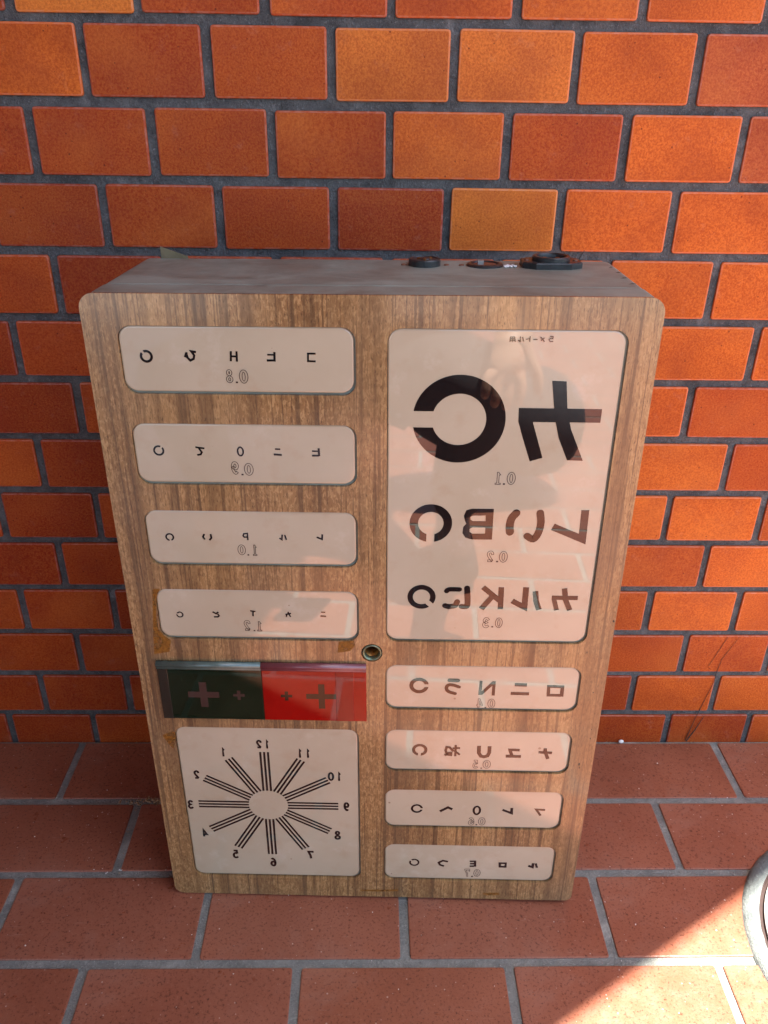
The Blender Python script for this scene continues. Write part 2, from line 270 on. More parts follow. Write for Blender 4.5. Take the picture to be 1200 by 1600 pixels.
def mat_wood():
    g = G('walnut_laminate')
    def nz(sx, sz, det=3, ro=0.55, dist=0.0):
        return g.noise(g.coord((sx, 1.0, sz), rnd=False), 1.0, det, ro, dist)
    wide = nz(15, 0.7, 3, 0.5, 0.3)
    band = nz(55, 1.6, 3, 0.55, 0.3)
    line = nz(120, 2.2, 3, 0.55, 0.35)
    thin = nz(330, 5.0, 2, 0.55, 0.3)
    fine = nz(560, 60, 3, 0.65)
    pore = nz(1100, 170, 2, 0.6)
    chat = nz(340, 170, 3, 0.65, 0.7)
    c = g.mix(g.ramp(wide, [(0.36, 0.0), (0.64, 1.0)]), (0.254, 0.136, 0.053), (0.366, 0.217, 0.088))
    c = g.mix(g.math('MULTIPLY', g.ramp(chat, [(0.47, 0.0), (0.60, 1.0)]), 0.66), c, (0.499, 0.315, 0.138))
    c = g.mix(g.math('MULTIPLY', g.ramp(band, [(0.48, 0.0), (0.61, 1.0)]), 0.66), c, (0.149, 0.081, 0.034))
    c = g.mix(g.math('MULTIPLY', g.ramp(line, [(0.58, 0.0), (0.64, 1.0)]), 0.70), c, (0.094, 0.052, 0.025))
    c = g.mix(g.math('MULTIPLY', g.ramp(thin, [(0.57, 0.0), (0.66, 1.0)]), 0.60), c, (0.080, 0.042, 0.021))
    c = g.mix(g.math('MULTIPLY', g.ramp(fine, [(0.36, 1.0), (0.49, 0.0)]), 0.58), c, (0.128, 0.064, 0.025))
    c = g.mix(g.math('MULTIPLY', g.ramp(pore, [(0.33, 1.0), (0.42, 0.0)]), 0.70), c, (0.053, 0.027, 0.012))
    blot = g.noise(g.coord(rnd=False), 11, 4, 0.6)
    c = g.mix(g.math('MULTIPLY', g.ramp(blot, [(0.55, 0.0), (0.80, 1.0)]), 0.22), c, (0.212, 0.146, 0.070))
    grey = g.noise(g.coord((1, 1, 0.8), rnd=False), 7, 4, 0.6, 0.4)
    c = g.mix(g.math('MULTIPLY', g.ramp(grey, [(0.48, 0.0), (0.68, 1.0)]), 0.30), c, (0.200, 0.137, 0.087))
    g.bump(fine, 0.05, 0.0004)
    r = g.ramp(blot, [(0.3, 0.10), (0.8, 0.22)])
    return g.out(c, 0.5, 0.1, coat=1.0, coat_ior=WOOD_COAT, coat_rough=r)

WOOD_COAT = 1.68
PANEL_COAT = 1.80

def mat_acrylic():
    g = G('milky_acrylic')
    v = g.coord(rnd=True)
    a = g.noise(v, 9, 4, 0.6)
    b = g.noise(v, 45, 4, 0.6)
    c = g.mix(g.ramp(a, [(0.35, 0.0), (0.75, 1.0)]), (0.455, 0.388, 0.272), (0.512, 0.440, 0.318))
    c = g.mix(g.math('MULTIPLY', g.ramp(b, [(0.55, 0.0), (0.78, 1.0)]), 0.30), c, (0.40, 0.27, 0.16))
    pale = g.noise(v, 24, 6, 0.7)
    c = g.mix(g.math('MULTIPLY', g.ramp(pale, [(0.58, 0.0), (0.70, 1.0)]), 0.28), c, (0.62, 0.56, 0.46))
    sp = g.vor(v, 60)
    sep = g.n('ShaderNodeSeparateColor'); g.l(sp.outputs['Color'], sep.inputs[0])
    spk = g.math('LESS_THAN', sp.outputs['Distance'], g.math('MULTIPLY', g.math('POWER', sep.outputs[0], 10.0), 0.10))
    c = g.mix(g.math('MULTIPLY', spk, 0.6), c, (0.20, 0.11, 0.06))
    dust = g.noise(g.coord((1, 1, 1)), 18, 6, 0.75)
    cr = g.ramp(dust, [(0.42, 0.012), (0.58, 0.035), (0.80, 0.16)])
    g.b.inputs['Subsurface Weight'].default_value = 0.0
    return g.out(c, 0.4, 0.0, coat=1.0, coat_ior=PANEL_COAT, coat_rough=cr)

def mat_print(name, c, coat=True):
    g = G(name)
    return g.out(c, 0.4, 0.0, coat=1.0 if coat else 0.0, coat_ior=PANEL_COAT, coat_rough=0.02)

def mat_filter(name, c1, c2):
    g = G(name)
    v = g.coord(rnd=False)
    a = g.noise(v, 30, 5, 0.65)
    dust = g.noise(v, 120, 5, 0.7)
    c = g.mix(g.ramp(a, [(0.35, 0.0), (0.7, 1.0)]), c1, c2)
    c = g.mix(g.math('MULTIPLY', g.ramp(dust, [(0.66, 0.0), (0.8, 1.0)]), 0.03), c, (0.3, 0.25, 0.2))
    return g.out(c, 0.3, 0.0, coat=1.0, coat_ior=1.42, coat_rough=g.ramp(dust, [(0.4, 0.02), (0.8, 0.08)]))

def mat_grey_paint():
    g = G('scuffed_grey_paint')
    v = g.coord(rnd=False)
    st = g.noise(g.coord((1, 1.5, 1), rnd=False, rot=(0, 0, .25)), 13, 5, 0.6, 0.8)
    b = g.noise(v, 38, 5, 0.65)
    w = g.noise(v, 240, 4, 0.7)
    c = g.mix(g.ramp(st, [(0.30, 0.0), (0.66, 1.0)]), (0.165, 0.155, 0.118), (0.270, 0.300, 0.245))
    c = g.mix(g.math('MULTIPLY', g.ramp(b, [(0.55, 0.0), (0.75, 1.0)]), 0.40), c, (0.40, 0.43, 0.36))
    c = g.mix(g.math('MULTIPLY', g.ramp(w, [(0.68, 0.0), (0.78, 1.0)]), 0.5), c, (0.40, 0.38, 0.35))
    g.bump(w, 0.15, 0.0006)
    return g.out(c, g.ramp(b, [(0.3, 0.42), (0.7, 0.62)]), 0.45)

def mat_simple(name, c1, c2, scale=60, rough=0.5, metal=0.0, spec=0.5, bump=0.1):
    g = G(name)
    v = g.coord(rnd=True)
    a = g.noise(v, scale, 5, 0.6)
    if bump: g.bump(a, bump, 0.0008)
    return g.out(g.mix(g.ramp(a, [(0.3, 0.0), (0.7, 1.0)]), c1, c2), rough, spec, metal)

M = {}
M['tile'] = mat_wall_tile()
M['rim'] = mat_tile_rim('worn_highlight_tile_rim', (0.62, 0.38, 0.30))  # pale colour stands for worn edges and a painted edge highlight
M['mortar'] = mat_mortar('dark_grey_mortar', (0.064, 0.066, 0.067), (0.170, 0.173, 0.174))
M['floor_tile'] = mat_floor_tile()
M['grout'] = mat_mortar('blue_grey_grout', (0.185, 0.190, 0.174), (0.330, 0.332, 0.296))
M['wood'] = mat_wood()
M['acrylic'] = mat_acrylic()
M['ink'] = mat_print('black_print', (0.012, 0.009, 0.009))
M['ink_thin'] = mat_print('brown_outline_print', (0.055, 0.034, 0.027))
M['green'] = mat_filter('dark_green_filter', (0.005, 0.012, 0.005), (0.011, 0.019, 0.009))
M['green_band'] = mat_filter('brown_green_filter_edge', (0.022, 0.018, 0.013), (0.030, 0.024, 0.016))
M['red'] = mat_filter('red_filter', (0.235, 0.0025, 0.0015), (0.285, 0.0045, 0.002))
M['red_tape'] = mat_filter('dull_red_tape', (0.19, 0.007, 0.006), (0.23, 0.011, 0.008))
M['plus_g'] = mat_filter('mauve_brown_print', (0.052, 0.028, 0.022), (0.062, 0.034, 0.027))
M['plus_r'] = mat_filter('dark_brown_print', (0.026, 0.013, 0.007), (0.034, 0.017, 0.010))
M['paint'] = mat_grey_paint()
M['dark'] = mat_simple('dark_recess', (0.010, 0.009, 0.008), (0.016, 0.014, 0.012), 80, 0.7)
M['black_plastic'] = mat_simple('black_bakelite', (0.012, 0.014, 0.015), (0.030, 0.034, 0.035), 200, 0.32)
M['bronze'] = mat_simple('greened_bronze', (0.22, 0.20, 0.11), (0.13, 0.21, 0.15), 260, 0.38, 0.75)
M['brass'] = mat_simple('old_brass', (0.42, 0.22, 0.06), (0.26, 0.12, 0.035), 300, 0.32, 0.9)
M['rust'] = mat_simple('rusty_brown_metal', (0.16, 0.06, 0.035), (0.25, 0.11, 0.06), 300, 0.5, 0.3)
M['steel'] = mat_simple('dull_steel', (0.35, 0.35, 0.34), (0.5, 0.5, 0.48), 120, 0.35, 0.8)
M['rail'] = mat_simple('clear_rail_over_green', (0.060, 0.095, 0.080), (0.095, 0.140, 0.120), 90, 0.26, 0.0, 0.9, 0.0)
M['rail_red'] = mat_simple('clear_rail_over_red', (0.17, 0.040, 0.050), (0.22, 0.065, 0.075), 90, 0.26, 0.0, 0.9, 0.0)
def mat_tape():
    g = G('amber_tape_glue')
    v = g.coord(rnd=True)
    a = g.noise(v, 130, 5, 0.7)
    d = g.noise(v, 420, 3, 0.6)
    g.l(g.math('ADD', g.ramp(a, [(0.34, 0.25), (0.52, 0.92)]), g.math('MULTIPLY', d, 0.05)), g.b.inputs['Alpha'])
    return g.out(g.mix(g.ramp(d, [(0.35, 0.0), (0.65, 1.0)]), (0.175, 0.070, 0.010), (0.270, 0.115, 0.018)), 0.45, 0.3)
M['tape'] = mat_tape()
M['card'] = mat_simple('olive_card', (0.150, 0.122, 0.066), (0.195, 0.160, 0.090), 120, 0.8)
M['lid'] = mat_simple('pale_metal_lid', (0.42, 0.41, 0.38), (0.55, 0.54, 0.51), 90, 0.5, 0.3)
M['rust_dark'] = mat_simple('dark_rust', (0.018, 0.007, 0.005), (0.035, 0.012, 0.008), 300, 0.7)
M['collar'] = mat_mortar('rough_grey_collar', (0.130, 0.150, 0.150), (0.220, 0.240, 0.225))
M['strand'] = mat_simple('dark_dry_stem', (0.045, 0.028, 0.022), (0.075, 0.045, 0.032), 200, 0.8)
M['white'] = mat_simple('white_bits', (0.70, 0.68, 0.64), (0.85, 0.83, 0.80), 100, 0.5)
M['crumb'] = mat_simple('brown_crumbs', (0.20, 0.115, 0.055), (0.55, 0.38, 0.22), 300, 0.85)
M['soffit'] = mat_simple('grey_soffit', (0.22, 0.22, 0.21), (0.28, 0.28, 0.27), 6, 0.8)
M['skin'] = mat_simple('skin', (0.42, 0.24, 0.16), (0.50, 0.30, 0.20), 60, 0.5)
M['trousers'] = mat_simple('dark_trousers', (0.030, 0.030, 0.034), (0.045, 0.045, 0.050), 90, 0.9)
M['shirt'] = mat_simple('dark_shirt', (0.040, 0.042, 0.050), (0.060, 0.062, 0.070), 90, 0.9)
M['hair'] = mat_simple('black_hair', (0.008, 0.007, 0.006), (0.018, 0.015, 0.012), 150, 0.5)
M['asphalt'] = mat_simple('grey_asphalt', (0.10, 0.10, 0.10), (0.17, 0.165, 0.16), 8, 0.9)

# ------------------------------------------------------------------ tile meshes
def tile_mesh(name, w, h, axis, r=0.0012, depth=0.008, lip=0.0010, mats=(0, 1)):
    """one tile: flat face, rounded rim, sides; axis 'y' faces -y, axis 'z' faces +z"""
    rings = []
    cr = 0.0028
    def ring(ins, dep):
        pts = []
        x0, y0 = w / 2 - ins, h / 2 - ins
        c = max(cr - ins, 0.0008)
        for sx, sy, a0 in ((1, 1, 0), (-1, 1, 90), (-1, -1, 180), (1, -1, 270)):
            for a in (a0, a0 + 45, a0 + 90):
                t = math.radians(a)
                pts.append((sx * (x0 - c) + c * math.cos(t), sy * (y0 - c) + c * math.sin(t), dep))
        return pts
    for ins, dep in ((r * 1.5, 0.0), (r * 0.45, 0.3 * lip), (0.0, lip), (0.0, depth)): rings.append(ring(ins, dep))
    n = len(rings[0])
    vs = [p for rg in rings for p in rg]
    if axis == 'y': vs = [(x, d, y) for x, y, d in vs]
    else: vs = [(x, y, -d) for x, y, d in vs]
    fs = [list(range(n))]
    mi = [mats[0]]
    for k in range(3):
        for i in range(n):
            j = (i + 1) % n
            fs.append((k * n + i, (k + 1) * n + i, (k + 1) * n + j, k * n + j))
            mi.append(mats[1] if k < 2 else mats[0])
    me = mesh(name, vs, fs, mi)
    bm = bmesh.new(); bm.from_mesh(me)
    bmesh.ops.recalc_face_normals(bm, faces=bm.faces)
    f0 = bm.faces[:] and [f for f in bm.faces if len(f.verts) == n][0]
    want = Vector((0, -1, 0)) if axis == 'y' else Vector((0, 0, 1))
    f0.normal_update()
    if f0.normal.dot(want) < 0: bmesh.ops.reverse_faces(bm, faces=bm.faces)
    bm.to_mesh(me); bm.free()
    return me

# ------------------------------------------------------------------ wall
PX, HZ, JOINT = 0.118, 0.070285, 0.0088
WZ0 = 0.93185
CLS = {'A': (0.640, 0.168, 0.0240), 'B': (0.600, 0.115, 0.0120), 'c': (0.500, 0.090, 0.0108), 'C': (0.420, 0.062, 0.0078),
       'e': (0.360, 0.047, 0.0066), 'D': (0.280, 0.030, 0.0054), 'P': (0.420, 0.085, 0.0240)}
MAP = {0: (-3.5, 'DACCcBBCB'), 1: (-3, 'BeCAABP'), 2: (-3.5, 'eeCCcCBP'), 3: (-3, 'DeeDABB'), 4: (-3.5, 'CDCeCBBB'),
       5: (-4, 'DCeCCCBBB'), 6: (-3.5, 'DCDCCCBC'), 7: (-4, 'CDCDCCBBC'), 8: (-3.5, 'DeDCCCBBC'), 9: (-4, 'DeDCDCCCB'),
       10: (-4.5, 'CeDCCDCcBB'), 11: (-4, 'eDCDCCBCC'), 12: (-4.5, 'eDDCDCCDccB'), 13: (-5, 'DDeCDCCCeDC')}
wall = empty('tiled_wall', (0, 0, 0))
tag(wall, 'orange and brown glazed tile wall with dark mortar joints behind the wooden chart cabinet', 'wall')
WX0, WX1, WTOP = -0.76, 2.6, 2.45
bm = bmesh.new()
def add_box(bm, x0, x1, y0, y1, z0, z1):
    vs = [bm.verts.new(p) for p in ((x0, y0, z0), (x1, y0, z0), (x1, y1, z0), (x0, y1, z0), (x0, y0, z1), (x1, y0, z1), (x1, y1, z1), (x0, y1, z1))]
    for f in ((0, 1, 2, 3), (4, 5, 6, 7), (0, 1, 5, 4), (1, 2, 6, 5), (2, 3, 7, 6), (3, 0, 4, 7)): bm.faces.new([vs[i] for i in f])
add_box(bm, WX0, WX1, 0.0032, 0.22, -0.05, WTOP)
link('mortar', bm_mesh('mortar', bm), M['mortar'], wall)
tile_me = tile_mesh('wall_tile', PX - JOINT, HZ - JOINT, 'y')
tile_me.materials.append(M['tile']); tile_me.materials.append(M['rim'])
rest_v, rest_f = [], []
base_vs = [v.co.copy() for v in tile_me.vertices]
base_fs = [tuple(p.vertices) for p in tile_me.polygons]
base_mi = [p.material_index for p in tile_me.polygons]
rest_mi = []
rw = random.Random(3)
for row in range(-25, 14):
    off = 0.0 if row % 2 else 0.5 - 0.0162
    z = WZ0 - row * HZ
    near = -3 <= row <= 13
    for k in range(-7, 22):
        x0 = (k + off) * PX
        cx = x0 + PX / 2
        if cx - PX / 2 < WX0 or cx + PX / 2 > WX1 or z > WTOP - 0.04: continue
        if near and -0.74 < cx < 0.98:
            nm = 'tile'
            o = link(nm, tile_me, None, wall, (cx + rw.uniform(-.0007, .0007), rw.uniform(-0.0004, 0.0004), z + rw.uniform(-.0006, .0006)),
                     (rw.uniform(-.005, .005), rw.uniform(-.004, .004), rw.uniform(-.004, .004)))
            st, s_ = MAP.get(row, (99, ''))
            i = int(round((k + (0.5 if row % 2 == 0 else 0)) - st))
            ch = s_[i] if 0 <= i < len(s_) else rw.choice('eCCcBBC')
            c = CLS[ch]
            j = rw.uniform(0.93, 1.07)
            o.color = (c[0] * j, c[1] * j * rw.uniform(.94, 1.06), c[2] * j, 1)
        else:
            b0 = len(rest_v)
            rest_v += [(v.x + cx, v.y, v.z + z) for v in base_vs]
            rest_f += [tuple(i + b0 for i in f) for f in base_fs]
            rest_mi += base_mi
me = mesh('tile_field', rest_v, rest_f, rest_mi)
o = link('tile_field', me, [M['tile'], M['rim']], wall)
o.color = (0.42, 0.10, 0.03, 1); o['kind'] = 'stuff'

# unseen wall added on the left to block sky light and darken that side
ret = empty('added_side_wall', (-0.76, -0.5, 0))
tag(ret, 'unseen brown tiled wall added at a right angle on the left to darken that side', 'wall')
SY0 = -1.015
bm = bmesh.new(); add_box(bm, -0.22, -0.0032, SY0 + 0.5, 0.72, -0.05, WTOP)
link('mortar', bm_mesh('side_mortar', bm), M['mortar'], ret)
sv, sf, smi = [], [], []
for row in range(-25, 14):
    z = WZ0 - row * HZ
    if z > WTOP - 0.04: continue
    off = 0.0 if row % 2 else 0.5
    for k in range(0, 9):
        y = -(k + off + 0.5) * PX
        if y - PX / 2 < SY0: continue
        b0 = len(sv)
        sv += [(-v.y, y + 0.5 + v.x, v.z + z) for v in base_vs]
        sf += [tuple(i + b0 for i in f) for f in base_fs]
        smi += base_mi
o = link('tile_field', mesh('side_tiles', sv, sf, smi), [M['tile'], M['rim']], ret)
o.color = (0.25, 0.05, 0.018, 1); o['kind'] = 'stuff'

# ------------------------------------------------------------------ floor
bm = bmesh.new()
add_box(bm, -0.76, 2.6, -3.4, 0.0, -0.06, -0.0022)
floor = link('floor', bm_mesh('floor', bm), M['grout'])
tag(floor, kind='structure')
bm = bmesh.new()
vs = [bm.verts.new(p) for p in ((-60, -60, -0.062), (60, -60, -0.062), (60, 60, -0.062), (-60, 60, -0.062))]
bm.faces.new(vs)
ground = link('ground', bm_mesh('ground', bm), M['asphalt'])
tag(ground, kind='structure')
FP, FR, FJ = 0.2293, 0.11245, 0.0100
row_off = [-0.3730 + FP * 0.0, -0.2652, -0.1485, -0.2660]
ft = tile_mesh('floor_tile', FP - FJ, FR - FJ, 'z', r=0.0010, lip=0.0008)
ft.materials.append(M['floor_tile']); ft.materials.append(M['floor_tile'])
ft0 = tile_mesh('floor_tile_cut', FP - FJ, 0.1107 - 0.005 - 0.0035, 'z', r=0.0010, lip=0.0008)
ft0.materials.append(M['floor_tile']); ft0.materials.append(M['floor_tile'])
bvs = [v.co.copy() for v in ft.vertices]; bfs = [tuple(p.vertices) for p in ft.polygons]
fv, ff = [], []
rf = random.Random(11)
for r in range(30):
    off = row_off[r] if r < 4 else (row_off[2] if r % 2 == 0 else row_off[3])
    if r == 0: yc, msh = -0.0035 - (0.1107 - 0.005 - 0.0035) / 2, ft0
    else: yc, msh = -0.1107 - FR * (r - 0.5), ft
    for k in range(-4, 14):
        cx = off + (k + 0.5) * FP
        if cx - FP / 2 < -0.80 or cx + FP / 2 > 2.62: continue
        if r < 14 and cx < 1.75:
            link('tile', msh, None, floor, (cx + rf.uniform(-.0006, .0006), yc + rf.uniform(-.0006, .0006), rf.uniform(-.0006, 0.0)),
                 (rf.uniform(-.002, .002), rf.uniform(-.001, .001), rf.uniform(-.003, .003)))
        else:
            b0 = len(fv)
            fv += [(v.x + cx, v.y + yc, v.z) for v in bvs]
            ff += [tuple(i + b0 for i in f) for f in bfs]
o = link('tile_field', mesh('floor_tile_field', fv, ff), M['floor_tile'], floor)
o['kind'] = 'stuff'

# ------------------------------------------------------------------ unseen roof, added and shaped so its edge draws the shade line on the floor
bm = bmesh.new()
SD = SUN_H * (2.45 / math.tan(SUN_EL))                          # how far the edge stands out towards the sun
ex, ey = 0.245 + SD.x, -0.402 + SD.y
def at_edge(x, y): return (x + SD.x, y + SD.y)
cpts = [(-2.6, 0.25), (-2.6, -3.6), at_edge(-0.05, -3.4), at_edge(-0.10, -1.35), at_edge(-0.215, -0.683), (ex - ey / 0.61, 0.0), (ex - ey / 0.61, 0.25)]  # edge bent to shade the floor that the left panels mirror
ca = [bm.verts.new((x, y, 2.4501)) for x, y in cpts]; cb = [bm.verts.new((x, y, 2.62)) for x, y in cpts]
bm.faces.new(ca); bm.faces.new(cb[::-1])
for i in range(4): bm.faces.new((ca[i], ca[(i + 1) % 4], cb[(i + 1) % 4], cb[i]))
roof = link('shade_roof', bm_mesh('shade_roof', bm), M['soffit'])
tag(roof, 'unseen flat grey roof added to cast the shade over the tiled corner', 'roof')

# ------------------------------------------------------------------ chart cabinet
cab = empty('eye_chart_cabinet', (0.0446, -0.25706, 0.003), (-0.01589, -0.00906, -0.03449))
tag(cab, 'old wood fronted eye test chart cabinet with milky panels standing on the floor tiles', 'eye chart')
W, H = 0.4633, 0.6954

def rrect(x0, x1, z0, z1, r, seg=8):
    if not isinstance(r, (tuple, list)): r = (r,) * 4
    pts = []
    for (cx, cz, a0, rr) in ((x1 - r[0], z1 - r[0], 0, r[0]), (x0 + r[1], z1 - r[1], 90, r[1]), (x0 + r[2], z0 + r[2], 180, r[2]), (x1 - r[3], z0 + r[3], 270, r[3])):
        for i in range(seg + 1):
            t = math.radians(a0 + 90 * i / seg)
            pts.append((cx + rr * math.cos(t), cz + rr * math.sin(t)))
    return pts

def plate(bm, outer, holes, y0, y1):
    """flat plate in the xz plane between depth y0 and y1 with holes"""
    def loop(pts, y):
        vs = [bm.verts.new((x, y, z)) for x, z in pts]
        es = [bm.edges.new((vs[i], vs[(i + 1) % len(vs)])) for i in range(len(vs))]
        return vs, es
    ring = []
    for y in (y0, y1):
        all_e, lv = [], []
        for pts in [outer] + holes:
            v, e = loop(pts, y)
            lv.append(v); all_e += e
        bmesh.ops.triangle_fill(bm, use_beauty=True, use_dissolve=False, edges=all_e)
        ring.append(lv)
    for a, b in zip(*ring):
        for i in range(len(a)):
            j = (i + 1) % len(a)
            bm.faces.new((a[i], a[j], b[j], b[i]))

def lofted(bm, rings):
    """closed solid from rings [(pts, y)], capped at both ends"""
    prev = None
    allv = []
    for pts, y in rings:
        allv.append([bm.verts.new((x, y, z)) for x, z in pts])
    for a, b in zip(allv, allv[1:]):
        n = len(a)
        for i in range(n):
            bm.faces.new((a[i], a[(i + 1) % n], b[(i + 1) % n], b[i]))
    bm.faces.new(allv[0]); bm.faces.new(allv[-1][::-1])

OUT_R = (0.0125, 0.0125, 0.011, 0.008)
def outl(ins): return rrect(-W / 2 + ins, W / 2 - ins, ins, H - ins, [max(r - ins, .002) for r in OUT_R])

PR = {'p08': (-204.3, -11.9, 612.8, 670.0), 'p09': (-204.3, -11.9, 529.6, 586.8), 'p10': (-204.3, -11.9, 447.2, 504.2),
      'p12': (-204.6, -11.9, 364.4, 421.2), 'clock': (-205.0, -13.3, 30.0, 253.3), 'big': (13.8, 206.8, 365.0, 669.6),
      'p04': (13.8, 207.0, 281.0, 337.0), 'p05': (13.8, 207.0, 197.2, 254.3), 'p06': (13.8, 207.0, 113.8, 170.8), 'p07': (13.8, 207.0, 29.4, 87.5)}
holes = [rrect(a / 1000, b / 1000, c / 1000, d / 1000, 0.0115, 8) for a, b, c, d in PR.values()]
sx, sz = SOCKET[0][0] / 1000, SOCKET[0][1] / 1000
sr = SOCKET[1] / 1000
holes.append([(sx + (sr * 1.0) * math.cos(math.radians(a)), sz + (sr * 1.0) * math.sin(math.radians(a))) for a in range(0, 360, 12)])
bm = bmesh.new()
plate(bm, outl(0.0), holes, 0.0, 0.0032)
front = link('front_board', bm_mesh('front_board', bm), M['wood'], cab)

bm = bmesh.new()
shole = [[(sx + (sr * 0.86) * math.cos(math.radians(a)), sz + (sr * 0.86) * math.sin(math.radians(a))) for a in range(0, 360, 12)]]
plate(bm, outl(0.0006), shole, 0.0034, 0.0392)
link('front_frame', bm_mesh('front_frame', bm), M['paint'], cab)
bm = bmesh.new()
lofted(bm, [(rrect(-W / 2 + .003, W / 2 - .003, .005, H - .0030, .010), 0.0390), (rrect(-W / 2 + .003, W / 2 - .003, .005, H - .0030, .010), 0.0430)])
link('seam', bm_mesh('seam', bm), M['dark'], cab)
bm = bmesh.new()
def bo(i): return rrect(-W / 2 + .0012 + i, W / 2 - .0012 - i, .005 + i, H - .0010 - i, .0115)
lofted(bm, [(bo(.0012), .0428), (bo(0), .0438), (bo(0), .1670), (bo(.0015), .1685)])
link('body', bm_mesh('body', bm), M['paint'], cab)

# --- flat print on the panels
def smooth_path(pts, sub=6):
    out = []
    n = len(pts)
    for i in range(n - 1):
        p0 = Vector(pts[max(i - 1, 0)]); p1 = Vector(pts[i]); p2 = Vector(pts[i + 1]); p3 = Vector(pts[min(i + 2, n - 1)])
        for k in range(sub):
            t = k / sub
            out.append(0.5 * ((2 * p1) + (-p0 + p2) * t + (2 * p0 - 5 * p1 + 4 * p2 - p3) * t * t + (-p0 + 3 * p1 - 3 * p2 + p3) * t ** 3))
    out.append(Vector(pts[-1]))
    return out

def offsets(pts, w, closed=False):
    pts = [Vector(p) for p in pts]
    n = len(pts)
    L, R_ = [], []
    for i in range(n):
        a = pts[(i - 1) % n] if (closed or i > 0) else None
        c = pts[(i + 1) % n] if (closed or i < n - 1) else None
        d1 = (pts[i] - a).normalized() if a is not None else None
        d2 = (c - pts[i]).normalized() if c is not None else None
        d1 = d1 or d2; d2 = d2 or d1
        n1 = Vector((-d1.y, d1.x)); n2 = Vector((-d2.y, d2.x))
        m = n1 + n2
        if m.length < 1e-6: m = n1
        m.normalize()
        s = min(1.0 / max(m.dot(n1), 0.35), 2.4)
        L.append(pts[i] + m * s * w / 2); R_.append(pts[i] - m * s * w / 2)
    return L, R_

class Print:
    def __init__(s): s.v = []; s.f = []; s.z = 0
    def _add(s, p):
        s.v.append((p[0] / 1000, 0.00115 - 0.00006 * s.z, p[1] / 1000)); return len(s.v) - 1
    def ribbon(s, pts, w, closed=False, cap='b'):
        L, R_ = offsets(pts, w, closed)
        a = [s._add(p) for p in L]; b = [s._add(p) for p in R_]
        n = len(a)
        for i in range(n if closed else n - 1):
            j = (i + 1) % n
            s.f.append((a[i], b[i], b[j], a[j]))
        if cap == 'r' and not closed:
            for e, nb, i0 in ((0, 1, 0), (-1, -2, n - 1)):
                c = Vector(pts[e]); d = (c - Vector(pts[nb])).normalized()
                nn = Vector((-d.y, d.x))
                fan = [s._add(c + (nn * math.cos(t) + d * math.sin(t)) * w / 2) for t in [math.pi * k / 8 for k in range(9)]]
                s.f.append(tuple(fan))
        s.z += 1
    def ring(s, c, rx, ry, th, a0=0, a1=360, n=64):
        full = abs(a1 - a0) >= 360
        m = n if full else n + 1
        o, i_ = [], []
        for k in range(m):
            t = math.radians(a0 + (a1 - a0) * k / n)
            o.append(s._add((c[0] + rx * math.cos(t), c[1] + ry * math.sin(t))))
            i_.append(s._add((c[0] + (rx - th) * math.cos(t), c[1] + (ry - th) * math.sin(t))))
        for k in range(n if full else n):
            j = (k + 1) % m
            s.f.append((o[k], o[j], i_[j], i_[k]))
        s.z += 1
    def landolt(s, c, r, th, ang, gap):
        # ring with a parallel-sided gap
        ro, ri = r, r - th
        ho = math.asin(min(1, gap / 2 / ro)); hi = math.asin(min(1, gap / 2 / ri))
        A = math.radians(ang)
        n = 72
        o, i_ = [], []
        for k in range(n + 1):
            to = A + ho + (2 * math.pi - 2 * ho) * k / n
            ti = A + hi + (2 * math.pi - 2 * hi) * k / n
            o.append(s._add((c[0] + ro * math.cos(to), c[1] + ro * math.sin(to))))
            i_.append(s._add((c[0] + ri * math.cos(ti), c[1] + ri * math.sin(ti))))
        for k in range(n): s.f.append((o[k], o[k + 1], i_[k + 1], i_[k]))
        s.z += 1
    def poly(s, outer, holes):
        bm = bmesh.new()
        es = []
        for lp in [outer] + holes:
            vs = [bm.verts.new((p[0], 0, p[1])) for p in lp]
            es += [bm.edges.new((vs[i], vs[(i + 1) % len(vs)])) for i in range(len(vs))]
        bmesh.ops.triangle_fill(bm, use_beauty=True, use_dissolve=False, edges=es)
        bm.verts.index_update()
        mp = {v.index: s._add((v.co.x, v.co.z)) for v in bm.verts}
        for f in bm.faces: s.f.append(tuple(mp[v.index] for v in f.verts))
        bm.free(); s.z += 1
    def build(s, name, mat, parent):
        me = mesh(name, s.v, s.f)
        for p in me.polygons:
            pass
        bm = bmesh.new(); bm.from_mesh(me)
        for f in bm.faces:
            f.normal_update()
            if f.normal.y > 0: f.normal_flip()
        bm.to_mesh(me); bm.free()
        return link(name, me, mat, parent)

DIG = {'1': [[(.18, .80), (.52, .98), (.52, .02)], [(.12, .02), (.92, .02)]],
       '2': [('~', (.06, .72), (.18, .93), (.5, 1.0), (.84, .90), (.90, .70), (.66, .42), (.12, .04)), [(.12, .04), (.95, .04)]],
       '3': [('~', (.06, .82), (.28, .98), (.62, .98), (.86, .80), (.72, .58), (.45, .53), (.76, .47), (.92, .25), (.70, .03), (.36, .01), (.06, .16))],
       '4': [[(.72, .0), (.72, 1.0), (.06, .30), (.96, .30)]],
       '5': [[(.90, .98), (.22, .98), (.14, .55)], ('~', (.14, .55), (.5, .64), (.88, .48), (.90, .18), (.60, .01), (.28, .02), (.05, .15))],
       '6': [('~', (.86, .88), (.55, 1.0), (.20, .76), (.08, .36), (.28, .03), (.70, .02), (.93, .28), (.72, .54), (.36, .53), (.12, .34))],
       '7': [[(.05, .82), (.08, .97), (.94, .97), (.52, .40), (.42, .0)]],
       '9': [('~', (.14, .12), (.45, .0), (.80, .24), (.92, .64), (.72, .97), (.30, .98), (.07, .72), (.28, .46), (.64, .47), (.88, .66))]}

